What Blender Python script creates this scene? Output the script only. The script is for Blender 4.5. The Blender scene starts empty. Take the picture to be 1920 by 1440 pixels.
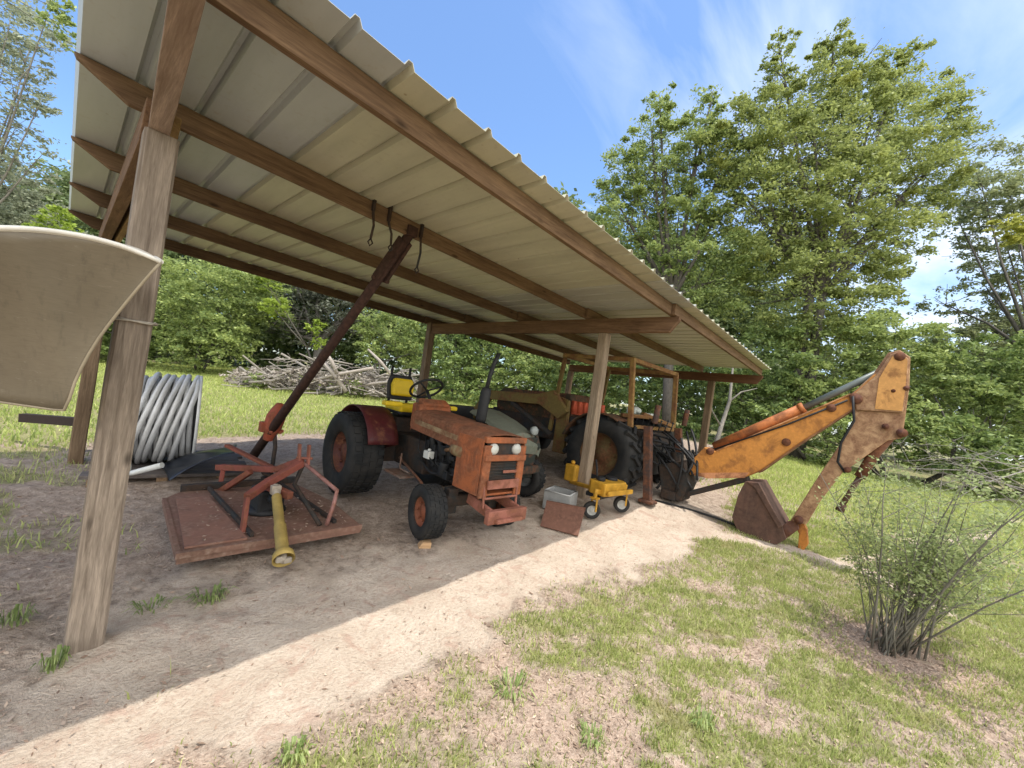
import bpy, math, random
import numpy as np
from mathutils import Vector, Matrix
random.seed(7); rng = np.random.default_rng(7)
scene = bpy.context.scene
COL = scene.collection
R = math.radians

# ------------------------------------------------------------------ survey of the place
# world: x runs along the shed, y towards the open front, z up; metres
CAM = np.array([-.217, 2.674, 1.5]); F_PX = 756.93
PITCH, ROLL, YAW = R(.517), R(8.249), R(41.80)
def _dir(r3, u3, f2):
    Rr = r3*math.cos(ROLL) - u3*math.sin(ROLL); u2 = r3*math.sin(ROLL) + u3*math.cos(ROLL)
    F = f2*math.cos(PITCH) - u2*math.sin(PITCH); U = f2*math.sin(PITCH) + u2*math.cos(PITCH)
    return np.array([Rr*math.sin(YAW) + F*math.cos(YAW), Rr*math.cos(YAW) - F*math.sin(YAW), U])
def ray(u, v): return _dir((u-960)/F_PX, -(v-720)/F_PX, 1.0)
def S(t): t = min(max(t, 0), 1); return t*t*(3-2*t)
def ground_z(x, y):
    if x < 0: a = 0
    elif x < 4.4: a = .057*x
    elif x < 10: a = .2508 + .088*(x-4.4)
    else: a = .7436 + .02*(min(x, 40)-10)
    a -= .09*min(max(y, 0), 2.6)*S(x/3)
    return a
def gz_arr(x, y):
    a = np.where(x < 0, 0, np.where(x < 4.4, .057*x, np.where(x < 10, .2508+.088*(x-4.4), .7436+.02*(np.minimum(x, 40)-10))))
    t = np.clip(x/3, 0, 1); t = t*t*(3-2*t)
    return a - .09*np.clip(y, 0, 2.6)*t
def on_x(u, v, x): d = ray(u, v); return CAM + (x-CAM[0])/d[0]*d
def on_y(u, v, y): d = ray(u, v); return CAM + (y-CAM[1])/d[1]*d
def on_d(u, v, dep): return CAM + dep*ray(u, v)
def on_g(u, v, dz=0.):
    d = ray(u, v); lo, hi = .1, 150
    for _ in range(60):
        m = (lo+hi)/2; p = CAM + m*d
        if p[2]-ground_z(p[0], p[1])-dz > 0: lo = m
        else: hi = m
    return CAM + hi*d

# ------------------------------------------------------------------ object helpers
def link(o): COL.objects.link(o); return o
def tag(o, label=None, cat=None, group=None, kind=None):
    if label: o['label'] = label
    if cat: o['category'] = cat
    if group: o['group'] = group
    if kind: o['kind'] = kind
    return o
def thing(name, label, cat, loc=(0, 0, 0), rotz=0., group=None):
    o = link(bpy.data.objects.new(name, None)); o.location = loc; o.rotation_euler = (0, 0, rotz)
    o.empty_display_size = .2
    return tag(o, label, cat, group)

class MB:
    """collects shapes into one mesh"""
    def __init__(s): s.v = []; s.f = []; s.sm = []
    def add(s, vs, fs, smooth=False):
        n = len(s.v); s.v += [tuple(map(float, p)) for p in vs]
        s.f += [tuple(n+i for i in f) for f in fs]; s.sm += [smooth]*len(fs); return s
    def box(s, c, size, rot=None, taper=None):
        hx, hy, hz = [k/2 for k in size]; vs = []
        for z in (-1, 1):
            k = 1 if (taper is None or z < 0) else taper
            for x, y in ((-1, -1), (1, -1), (1, 1), (-1, 1)): vs.append(Vector((x*hx*k, y*hy*k, z*hz)))
        if rot is not None: vs = [rot @ q for q in vs]
        c = Vector(c); vs = [q+c for q in vs]
        return s.add(vs, [(3, 2, 1, 0), (4, 5, 6, 7), (0, 1, 5, 4), (1, 2, 6, 5), (2, 3, 7, 6), (3, 0, 4, 7)])
    def beam(s, a, b, w, h, up=(0, 0, 1)):
        a, b = Vector(a), Vector(b); d = (b-a); L = d.length; d.normalize()
        u = Vector(up); sd = d.cross(u)
        if sd.length < 1e-4: sd = d.cross(Vector((0, 1, 0)))
        sd.normalize(); u = sd.cross(d).normalized()
        m = Matrix((d, sd, u)).transposed()
        return s.box((a+b)/2, (L, w, h), m)
    def tube(s, pts, r, seg=10, caps=True):
        pts = [Vector(p) for p in pts]; n = len(pts)
        rs = [r]*n if not hasattr(r, '__len__') else list(r)
        vs = []; prev = None
        for i, p in enumerate(pts):
            t = (pts[min(i+1, n-1)] - pts[max(i-1, 0)]).normalized()
            if prev is None:
                u = t.cross(Vector((0, 0, 1)))
                if u.length < .1: u = t.cross(Vector((1, 0, 0)))
            else: u = prev - t*prev.dot(t)
            u.normalize(); prev = u; w = t.cross(u)
            for k in range(seg):
                a = 2*math.pi*k/seg; vs.append(p + (u*math.cos(a) + w*math.sin(a))*rs[i])
        fs = [(i*seg+k, i*seg+(k+1) % seg, (i+1)*seg+(k+1) % seg, (i+1)*seg+k) for i in range(n-1) for k in range(seg)]
        s.add(vs, fs, True)
        if caps:
            m = len(s.v) - len(vs)
            s.f += [tuple(m+k for k in reversed(range(seg))), tuple(m+(n-1)*seg+k for k in range(seg))]; s.sm += [False, False]
        return s
    def lathe(s, prof, c, axis=(1, 0, 0), seg=28, a0=0., a1=2*math.pi, smooth=True, close=False):
        """prof: list of (radius, along-axis)"""
        ax = Vector(axis).normalized(); u = ax.cross(Vector((0, 0, 1)))
        if u.length < .1: u = ax.cross(Vector((0, 1, 0)))
        u.normalize(); w = ax.cross(u); c = Vector(c); full = abs(a1-a0-2*math.pi) < 1e-6
        m = seg if full else seg+1; vs = []
        for k in range(m):
            a = a0 + (a1-a0)*k/seg; dr = u*math.cos(a) + w*math.sin(a)
            for (r, h) in prof: vs.append(c + ax*h + dr*r)
        n = len(prof); fs = []
        for k in range(seg):
            k2 = (k+1) % m
            for j in range(n-1 if not close else n):
                j2 = (j+1) % n; fs.append((k*n+j, k2*n+j, k2*n+j2, k*n+j2))
        return s.add(vs, fs, smooth)
    def prism(s, poly, o, ex, ey, depth):
        """polygon (2-d points) in the plane o + a*ex + b*ey, extruded by +-depth/2 along the normal"""
        o, ex, ey = Vector(o), Vector(ex), Vector(ey); nr = ex.cross(ey).normalized()*(depth/2); n = len(poly)
        vs = [o + ex*a + ey*b - nr for a, b in poly] + [o + ex*a + ey*b + nr for a, b in poly]
        fs = [tuple(reversed(range(n))), tuple(range(n, 2*n))] + [(i, (i+1) % n, n+(i+1) % n, n+i) for i in range(n)]
        return s.add(vs, fs)
    def grid(s, fn, nu, nv, smooth=True):
        vs = [fn(i/nu, j/nv) for i in range(nu+1) for j in range(nv+1)]
        fs = [(i*(nv+1)+j, (i+1)*(nv+1)+j, (i+1)*(nv+1)+j+1, i*(nv+1)+j+1) for i in range(nu) for j in range(nv)]
        return s.add(vs, fs, smooth)
    def build(s, name, mat, parent=None, world=False, bevel=0., solid=0., jitter=0.):
        me = bpy.data.meshes.new(name)
        vs = s.v
        if world and parent is not None:
            r = parent
            while r.parent is not None: r = r.parent
            ox, oy, oz = r.location; ca, sa = math.cos(-r.rotation_euler.z), math.sin(-r.rotation_euler.z)
            vs = [((x-ox)*ca-(y-oy)*sa, (x-ox)*sa+(y-oy)*ca, z-oz) for x, y, z in vs]
        me.from_pydata(vs, [], s.f); me.polygons.foreach_set('use_smooth', s.sm); me.update()
        me.materials.append(mat)
        o = link(bpy.data.objects.new(name, me))
        if parent is not None: o.parent = parent
        if solid: m = o.modifiers.new('Solidify', 'SOLIDIFY'); m.thickness = solid; m.offset = 0
        if bevel:
            m = o.modifiers.new('Bevel', 'BEVEL'); m.width = bevel; m.segments = 2; m.limit_method = 'ANGLE'; m.angle_limit = R(40)
            m.harden_normals = False
        return o

def fast_mesh(name, verts, quads, mat, parent=None, tri=False, loc=None):
    """numpy mesh of loose quads / tris"""
    me = bpy.data.meshes.new(name); k = 3 if tri else 4; nf = len(quads)
    me.vertices.add(len(verts)); me.vertices.foreach_set('co', np.asarray(verts, np.float32).ravel())
    me.loops.add(nf*k); me.loops.foreach_set('vertex_index', np.asarray(quads, np.int32).ravel())
    me.polygons.add(nf); me.polygons.foreach_set('loop_start', np.arange(0, nf*k, k, dtype=np.int32))
    me.update(calc_edges=True); me.materials.append(mat)
    o = link(bpy.data.objects.new(name, me))
    if parent is not None: o.parent = parent
    return o

# ------------------------------------------------------------------ materials
class NT:
    def __init__(s, name):
        s.m = bpy.data.materials.new(name); s.m.use_nodes = True; s.t = s.m.node_tree; s.n = s.t.nodes
        for x in list(s.n): s.n.remove(x)
        s.out = s.n.new('ShaderNodeOutputMaterial')
    def new(s, ty, **kw):
        x = s.n.new(ty)
        for k, v in kw.items(): setattr(x, k, v)
        return x
    def l(s, a, b): s.t.links.new(a, b)
    def coord(s, scale=(1, 1, 1), which='Object'):
        tc = s.new('ShaderNodeTexCoord'); mp = s.new('ShaderNodeMapping'); mp.inputs['Scale'].default_value = scale
        s.l(tc.outputs[which], mp.inputs['Vector']); return mp.outputs['Vector']
    def noise(s, vec, scale, detail=4, rough=.55, dist=0.):
        x = s.new('ShaderNodeTexNoise'); x.inputs['Scale'].default_value = scale; x.inputs['Detail'].default_value = detail
        x.inputs['Roughness'].default_value = rough; x.inputs['Distortion'].default_value = dist
        s.l(vec, x.inputs['Vector']); return x.outputs['Fac']
    def ramp(s, fac, stops, interp='LINEAR'):
        x = s.new('ShaderNodeValToRGB'); e = x.color_ramp.elements; x.color_ramp.interpolation = interp
        while len(e) < len(stops): e.new(.5)
        for i, (p, c) in enumerate(stops):
            e[i].position = p; e[i].color = (*c, 1) if hasattr(c, '__len__') else (c, c, c, 1)
        s.l(fac, x.inputs['Fac']); return x.outputs['Color']
    def mix(s, fac, a, b, mode='MIX'):
        x = s.new('ShaderNodeMix', data_type='RGBA', blend_type=mode)
        for k, v in ((0, fac), (6, a), (7, b)):
            if hasattr(v, 'is_linked') or hasattr(v, 'links'): s.l(v, x.inputs[k])
            elif k == 0: x.inputs[0].default_value = v
            else: x.inputs[k].default_value = (*v, 1)
        return x.outputs[2]
    def math(s, op, a, b=0.):
        x = s.new('ShaderNodeMath', operation=op)
        for i, v in enumerate((a, b)):
            if hasattr(v, 'links'): s.l(v, x.inputs[i])
            else: x.inputs[i].default_value = v
        return x.outputs[0]
    def bsdf(s, col, rough=.7, metal=0., bump=None, bs=.3, bd=.01, spec=.3, coat=0.):
        b = s.new('ShaderNodeBsdfPrincipled')
        if hasattr(col, 'links'): s.l(col, b.inputs['Base Color'])
        else: b.inputs['Base Color'].default_value = (*col, 1)
        if hasattr(rough, 'links'): s.l(rough, b.inputs['Roughness'])
        else: b.inputs['Roughness'].default_value = rough
        b.inputs['Metallic'].default_value = metal; b.inputs['Specular IOR Level'].default_value = spec
        if bump is not None:
            bp = s.new('ShaderNodeBump'); bp.inputs['Strength'].default_value = bs; bp.inputs['Distance'].default_value = bd
            s.l(bump, bp.inputs['Height']); s.l(bp.outputs['Normal'], b.inputs['Normal'])
        s.l(b.outputs[0], s.out.inputs['Surface']); return b
_mats = {}
def memo(fn):
    def g(*a):
        k = (fn.__name__,)+a
        if k not in _mats: _mats[k] = fn(*a)
        return _mats[k]
    return g
def mul(c, k): return tuple(min(1, x*k) for x in c)

@memo
def wood(axis, base, dark, knots=True):
    t = NT('timber'); sc = [7, 7, 7]; sc['xyz'.index(axis)] = .45
    v = t.coord(tuple(sc)); g = t.noise(v, 6, 6, .65, .6); f = t.noise(t.coord(tuple(k*4 for k in sc)), 9, 3)
    big = t.noise(t.coord((1.1, 1.1, 1.1)), 1.6, 4)
    c = t.ramp(g, [(.28, dark), (.5, mul(base, .85)), (.72, mul(base, 1.25))])
    c = t.mix(t.ramp(f, [(.35, 0), (.75, .45)]), c, mul(dark, .6))
    c = t.mix(t.ramp(big, [(.4, 0), (.7, .55)]), c, mul(dark, .9))
    if knots:
        vo = t.new('ShaderNodeTexVoronoi'); sk = [2.2]*3; sk['xyz'.index(axis)] = .8
        t.l(t.coord(tuple(sk)), vo.inputs['Vector']); vo.inputs['Scale'].default_value = 3.2
        c = t.mix(t.ramp(vo.outputs['Distance'], [(.05, .8), (.13, 0)]), c, mul(dark, .35))
    t.bsdf(c, .85, bump=g, bs=.55, bd=.006, spec=.15); return t.m

@memo
def rusty(paint, amount, seed=0., rough=.6, rust=(.13, .05, .025), rust2=(.2, .085, .04), fine=1.):
    """old painted steel, worn through to rust in blotches"""
    t = NT('worn_paint'); tc = t.coord((1, 1, 1))
    ad = t.new('ShaderNodeVectorMath', operation='ADD'); t.l(tc, ad.inputs[0]); ad.inputs[1].default_value = (seed, seed*.7, seed*1.3); v = ad.outputs[0]
    a = t.noise(v, 5.5*fine, 8, .68, .4); b = t.noise(v, 28*fine, 5, .6); c2 = t.noise(v, 1.7*fine, 4)
    pc = t.mix(t.ramp(c2, [(.3, 0), (.75, .6)]), paint, mul(paint, .62))
    pc = t.mix(t.ramp(b, [(.45, 0), (.8, .5)]), pc, mul(paint, 1.5))
    rc = t.ramp(b, [(.3, mul(rust, .55)), (.5, rust), (.75, rust2)])
    m = t.math('ADD', a, t.math('MULTIPLY', b, .22)); m = t.math('ADD', m, amount-.62)
    mk = t.ramp(m, [(.40, 0), (.50, .55), (.66, 1)])
    col = t.mix(mk, pc, rc)
    rg = t.ramp(mk, [(0, rough), (1, .92)])
    t.bsdf(col, rg, bump=m, bs=.45, bd=.004, spec=.3); return t.m

@memo
def plain(col, rough=.7, var=.35, scale=9., metal=0., bs=.25):
    t = NT('surface'); v = t.coord(); a = t.noise(v, scale, 6, .62); b = t.noise(v, scale*6, 3)
    c = t.ramp(a, [(.25, mul(col, 1-var)), (.55, col), (.8, mul(col, 1+var))])
    c = t.mix(t.ramp(b, [(.5, 0), (.85, .35)]), c, mul(col, 1-var))
    t.bsdf(c, rough, metal, bump=a, bs=bs, bd=.004); return t.m

@memo
def rubber(dust=.35):
    t = NT('tyre_rubber'); v = t.coord(); a = t.noise(v, 7, 5); b = t.noise(v, 50, 3)
    c = t.mix(t.ramp(a, [(.35, 0), (.75, dust)]), (.011, .012, .013), (.075, .066, .056))
    c = t.mix(t.ramp(b, [(.5, 0), (.8, .3)]), c, (.03, .029, .027))
    t.bsdf(c, .8, bump=b, bs=.25, bd=.003, spec=.3); return t.m

@memo
def leafmat(dark, mid, light, trans=.35, clump=.9, yellow=None, yamt=.0):
    t = NT('leaves'); geo = t.new('ShaderNodeNewGeometry'); rnd = geo.outputs['Random Per Island']
    v = t.coord(); n = t.noise(v, clump, 3, .6)
    c = t.ramp(rnd, [(0, dark), (.5, mid), (1, light)])
    c2 = t.mix(t.ramp(n, [(.36, .0), (.68, .75)]), c, t.ramp(rnd, [(0, mid), (1, mul(light, 1.25))]))
    if yellow is not None:
        n2 = t.noise(v, clump*1.7, 2)
        c2 = t.mix(t.ramp(n2, [(.62-yamt*.12, 0), (.70, min(.85, .5+yamt))]), c2, yellow)
    d = t.new('ShaderNodeBsdfPrincipled'); t.l(c2, d.inputs['Base Color']); d.inputs['Roughness'].default_value = .55
    d.inputs['Specular IOR Level'].default_value = .3
    tr = t.new('ShaderNodeBsdfTranslucent'); tc = t.mix(.55, c2, mul(light, 1.6)); t.l(tc, tr.inputs['Color'])
    mx = t.new('ShaderNodeMixShader'); mx.inputs[0].default_value = trans
    t.l(d.outputs[0], mx.inputs[1]); t.l(tr.outputs[0], mx.inputs[2]); t.l(mx.outputs[0], t.out.inputs['Surface']); return t.m

STEEL_DARK = (.035, .033, .032)
# ------------------------------------------------------------------ camera
cam = bpy.data.cameras.new('camera'); co = link(bpy.data.objects.new('camera', cam)); scene.camera = co
cam.sensor_width = 36; cam.lens = 36*F_PX/1920; cam.clip_start = .05; cam.clip_end = 2000
rx, uy, fz = Vector(_dir(1, 0, 0)), Vector(_dir(0, 1, 0)), Vector(_dir(0, 0, 1))
m = Matrix((rx, uy, -fz)).transposed().to_4x4(); m.translation = Vector(CAM); co.matrix_world = m
scene.view_settings.view_transform = 'Standard'; scene.view_settings.look = 'None'
scene.view_settings.gamma = 1; scene.view_settings.exposure = .66
scene.cycles.max_bounces = 8; scene.cycles.diffuse_bounces = 6; scene.cycles.transmission_bounces = 4

# ------------------------------------------------------------------ daylight
TO_SUN = Vector((.10, .19, 1)).normalized()
sd = bpy.data.lights.new('sun', 'SUN'); sd.energy = 2.85; sd.angle = R(.53); sd.color = (1, .95, .86)
so = link(bpy.data.objects.new('sun', sd)); so.rotation_euler = TO_SUN.to_track_quat('Z', 'Y').to_euler(); so.location = (0, 0, 30)
w = bpy.data.worlds.new('World'); scene.world = w; w.use_nodes = True; wt = w.node_tree; wn = wt.nodes
bg = wn['Background']; sky = wn.new('ShaderNodeTexSky'); sky.sky_type = 'NISHITA'; sky.sun_disc = False
sky.sun_elevation = math.asin(TO_SUN.z); sky.sun_rotation = math.atan2(TO_SUN.x, TO_SUN.y)
sky.air_density = 1.0; sky.dust_density = .6; sky.ozone_density = 1.3; sky.altitude = 20
tc = wn.new('ShaderNodeTexCoord'); sep = wn.new('ShaderNodeSeparateXYZ'); vm = wn.new('ShaderNodeVectorMath'); vm.operation = 'MULTIPLY'; vm.inputs[1].default_value = (1, -1, 1); wt.links.new(tc.outputs['Generated'], vm.inputs[0]); wt.links.new(vm.outputs[0], sep.inputs[0])
def wmath(op, a, b=0., c=None):
    x = wn.new('ShaderNodeMath'); x.operation = op
    for i, v in enumerate((a, b)):
        if hasattr(v, 'links'): wt.links.new(v, x.inputs[i])
        else: x.inputs[i].default_value = v
    return x.outputs[0]
# high cirrus: noise on the plane the sky direction meets far overhead
zc = wmath('MAXIMUM', sep.outputs[2], .06)
px, py = wmath('DIVIDE', sep.outputs[0], zc), wmath('DIVIDE', sep.outputs[1], zc)
cb = wn.new('ShaderNodeCombineXYZ'); wt.links.new(px, cb.inputs[0]); wt.links.new(py, cb.inputs[1])
mp = wn.new('ShaderNodeMapping'); mp.inputs['Rotation'].default_value = (0, 0, R(28)); mp.inputs['Scale'].default_value = (.55, 1.5, 1)
mp.inputs['Location'].default_value = (1.7, .65, 0)
wt.links.new(cb.outputs[0], mp.inputs['Vector'])
n1 = wn.new('ShaderNodeTexNoise'); n1.inputs['Scale'].default_value = 1.25; n1.inputs['Detail'].default_value = 9; n1.inputs['Roughness'].default_value = .56; n1.inputs['Distortion'].default_value = .55
wt.links.new(mp.outputs[0], n1.inputs['Vector'])
mp2 = wn.new('ShaderNodeMapping'); mp2.inputs['Location'].default_value = (3.1, 1.2, 0); wt.links.new(cb.outputs[0], mp2.inputs['Vector'])
n2 = wn.new('ShaderNodeTexNoise'); n2.inputs['Scale'].default_value = .42; n2.inputs['Detail'].default_value = 2; wt.links.new(mp2.outputs[0], n2.inputs['Vector'])
# the cloud bank lies towards +x +y of the shed
side = wmath('ADD', wmath('MULTIPLY', sep.outputs[0], .62), wmath('MULTIPLY', sep.outputs[1], .72))
cov = wmath('ADD', wmath('MULTIPLY', n1.outputs['Fac'], .8), wmath('MULTIPLY', side, .46))
cov = wmath('ADD', cov, wmath('MULTIPLY', n2.outputs['Fac'], .18))
# unseen bright cloud behind the viewer, added as fill light for the shade
behind = wmath('ADD', wmath('MULTIPLY', sep.outputs[0], -.745), wmath('MULTIPLY', sep.outputs[1], .667))
behind = wmath('MAXIMUM', wmath('ADD', behind, .25), 0.)
cov = wmath('ADD', cov, wmath('MULTIPLY', behind, .75))
rmp = wn.new('ShaderNodeValToRGB'); rmp.color_ramp.elements[0].position = .575; rmp.color_ramp.elements[1].position = 1.03
rmp.color_ramp.elements[0].color = (0, 0, 0, 1); rmp.color_ramp.elements[1].color = (.92, .92, .92, 1)
wt.links.new(cov, rmp.inputs['Fac'])
mx = wn.new('ShaderNodeMix'); mx.data_type = 'RGBA'; wt.links.new(rmp.outputs['Color'], mx.inputs[0])
wt.links.new(sky.outputs['Color'], mx.inputs[6]); cl = wn.new('ShaderNodeMix'); cl.data_type = 'RGBA'; wt.links.new(wmath('MINIMUM', wmath('MULTIPLY', behind, 1.6), 1.), cl.inputs[0]); cl.inputs[6].default_value = (6.2, 6.5, 6.8, 1); cl.inputs[7].default_value = (12.0, 11.9, 11.6, 1); wt.links.new(cl.outputs[2], mx.inputs[7])
tint = wn.new('ShaderNodeMix'); tint.data_type = 'RGBA'; tint.blend_type = 'MULTIPLY'; tint.inputs[0].default_value = 1; wt.links.new(sky.outputs['Color'], tint.inputs[6]); tint.inputs[7].default_value = (.86, 1.0, 1.13, 1); wt.links.new(tint.outputs[2], mx.inputs[6])
wt.links.new(mx.outputs[2], bg.inputs['Color']); bg.inputs['Strength'].default_value = .15

# ------------------------------------------------------------------ ground
def vnoise(x, y, sc, seed):
    g = np.random.default_rng(seed).random((256, 256)); x = np.asarray(x)*sc+500.3; y = np.asarray(y)*sc+500.7
    xi, yi = np.floor(x).astype(int), np.floor(y).astype(int); fx, fy = x-xi, y-yi
    fx = fx*fx*(3-2*fx); fy = fy*fy*(3-2*fy); a, b, c, d = g[xi % 256, yi % 256], g[(xi+1) % 256, yi % 256], g[xi % 256, (yi+1) % 256], g[(xi+1) % 256, (yi+1) % 256]
    return (a*(1-fx)+b*fx)*(1-fy) + (c*(1-fx)+d*fx)*fy
def fbm(x, y, sc, seed, n=4): return sum(vnoise(x, y, sc*2**i, seed+i)*.5**i for i in range(n))/sum(.5**i for i in range(n))
def sst(a, b, x): t = np.clip((x-a)/(b-a), 0, 1); return t*t*(3-2*t)
def seg_dist(x, y, pts):
    d = np.full(np.shape(x), 1e9)
    for (ax, ay), (bx, by) in zip(pts[:-1], pts[1:]):
        vx, vy = bx-ax, by-ay; t = np.clip(((x-ax)*vx+(y-ay)*vy)/(vx*vx+vy*vy), 0, 1)
        d = np.minimum(d, np.hypot(x-ax-t*vx, y-ay-t*vy))
    return d
BUSH = (4.07, 2.95)
EDGE = ((4.55, 1.1), (5.1, 1.62), (5.45, 2.2), (5.6, 2.75), (5.2, 3.3))
def masks(x, y):
    """sand, grass cover, leaf litter at a place"""
    w1 = fbm(x, y, .9, 3)-.5; w2 = fbm(x, y, 3.1, 11)-.5; w3 = fbm(x, y, 8, 21)-.5
    fr = 1.03 + .10*np.clip(x-2.4, 0, 2.4) + w1*.5 + w2*.5 + w3*.3      # where the front lawn starts
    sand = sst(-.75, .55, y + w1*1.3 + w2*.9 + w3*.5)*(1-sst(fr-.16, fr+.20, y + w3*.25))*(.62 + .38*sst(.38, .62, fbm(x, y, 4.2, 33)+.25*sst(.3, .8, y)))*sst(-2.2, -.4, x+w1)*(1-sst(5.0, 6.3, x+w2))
    sand = np.maximum(sand, 1-sst(.06, .17, seg_dist(x, y, EDGE)+w2*.12))
    sand = np.maximum(sand, .75*(1-sst(.05, .2, np.abs(y-.45*x-.1-w1*.5)))*sst(2.2, 2.6, y)*sst(.66, .74, fbm(x, y, 1.1, 40)+.2))
    front = sst(fr-.05, fr+.22, y)
    gd = .50 + .45*sst(.6, 3.4, x + w1*1.4) + .15*sst(4.0, 5.0, x)
    pat = fbm(x*.8+y*.5, y*1.5-x*.6, 2.1, 55)*.5 + fbm(x, y, 5.5, 77)*.5
    gf = front*np.clip(1.25*gd*sst(.70-.28*(1-gd), .44-.28*(1-gd), pat) + .06 + .45*gd*sst(.46, .62, fbm(x, y, 9, 78)), 0, 1)
    gf = np.maximum(gf, front*sst(3.4, 4.9, x+w1+.2*(y-2)))
    gf = gf*(.50+.55*sst(.40, .60, fbm(x*.7+y*.7, (y-x)*1.4, 7.5, 79)))
    ring = 1-sst(.25, .62, np.hypot((x-BUSH[0]+.05)*.8, y-BUSH[1])+w2*.5)
    gf = gf*(1-.6*ring)
    back = sst(-4.55, -5.1, y + w1*.7 + w2*.3)
    side = sst(6.5, 8.2, x + w1)*sst(.1, .9, y+w2)
    left = sst(.9, -.5, x+w1*.8)*sst(.50, .64, fbm(x, y, 2.6, 91)+.03)*.75
    g = np.maximum.reduce([gf, back, side, left])
    g = np.where((x > 11.5) | (y < -26) | (x < -7), .9, g)
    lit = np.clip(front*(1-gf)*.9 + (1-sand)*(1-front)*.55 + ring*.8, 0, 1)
    return sand, np.clip(g*(1-sand), 0, 1), lit
def axis(lo, a, b, hi, d, n):
    k = np.linspace(0, 1, n+1)[1:]**2.6
    return np.concatenate([(a-(a-lo)*k)[::-1], np.arange(a, b, d), b+(hi-b)*k])
gx = axis(-420, -2.5, 8.5, 520, .055, 34); gy = axis(-520, -5.5, 4.6, 420, .055, 34)
GX, GY = np.meshgrid(gx, gy, indexing='ij'); X, Y = GX.ravel(), GY.ravel()
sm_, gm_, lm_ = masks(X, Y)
def relief(x, y):
    near = (1-sst(9, 16, np.abs(x-3)))*(1-sst(7, 14, np.abs(y)))
    return near*((fbm(x, y, .7, 5)-.5)*.05 + (fbm(x, y, 4.5, 9)-.5)*.05 + (fbm(x, y, 12, 15, 2)-.5)*.022)
RF = 1
Z = gz_arr(X, Y) + relief(X, Y) - .012
nx, ny = len(gx), len(gy); idx = np.arange(nx*ny).reshape(nx, ny)
quads = np.stack([idx[:-1, :-1], idx[1:, :-1], idx[1:, 1:], idx[:-1, 1:]], -1).reshape(-1, 4)

t = NT('ground'); v = t.coord()
at = t.new('ShaderNodeVertexColor', layer_name='cover'); sp = t.new('ShaderNodeSeparateColor'); t.l(at.outputs['Color'], sp.inputs[0])
f1, f2, f3, f4 = t.noise(v, 2.2, 6), t.noise(v, 14, 6, .7), t.noise(v, 60, 4, .7), t.noise(v, 150, 2)
sandc = t.ramp(f1, [(.3, (.46, .375, .295)), (.6, (.58, .49, .40))])
sandc = t.mix(t.ramp(f3, [(.42, 0), (.75, .65)]), sandc, (.34, .25, .19))
sandc = t.mix(t.ramp(f2, [(.52, 0), (.68, .6)]), sandc, (.38, .27, .21))
sandc = t.mix(t.ramp(t.noise(v, 5.5, 5, .6, 1.2), [(.56, 0), (.66, .7)]), sandc, (.43, .30, .235))
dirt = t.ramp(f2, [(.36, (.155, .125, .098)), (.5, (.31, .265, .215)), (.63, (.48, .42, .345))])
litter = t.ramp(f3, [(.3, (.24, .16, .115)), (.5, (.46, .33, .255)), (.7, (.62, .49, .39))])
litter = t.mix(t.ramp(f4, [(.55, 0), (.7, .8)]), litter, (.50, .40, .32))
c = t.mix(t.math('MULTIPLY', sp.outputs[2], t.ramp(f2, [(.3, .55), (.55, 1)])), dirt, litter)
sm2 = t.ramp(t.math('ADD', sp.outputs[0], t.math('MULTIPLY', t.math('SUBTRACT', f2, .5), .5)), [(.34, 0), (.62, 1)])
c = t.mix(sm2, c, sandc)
gr = t.ramp(f2, [(.3, (.17, .16, .07)), (.55, (.28, .275, .115)), (.75, (.40, .36, .2))])
gm2 = t.ramp(t.math('ADD', sp.outputs[1], t.math('MULTIPLY', t.math('SUBTRACT', f3, .5), .7)), [(.42, 0), (.75, .85)])
c = t.mix(gm2, c, gr)
hb = t.math('ADD', t.math('MULTIPLY', f2, .8), t.math('MULTIPLY', f3, .6))
t.bsdf(c, .95, bump=hb, bs=.9, bd=.035, spec=.1)
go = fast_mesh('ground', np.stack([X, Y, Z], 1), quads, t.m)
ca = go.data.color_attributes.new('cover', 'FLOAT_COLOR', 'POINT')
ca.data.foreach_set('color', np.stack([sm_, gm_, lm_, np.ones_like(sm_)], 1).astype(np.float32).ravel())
go.data.polygons.foreach_set('use_smooth', np.ones(len(quads), bool)); tag(go, kind='structure')

def hz(x, y): return gz_arr(x, y) + relief(x, y) - .012

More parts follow.
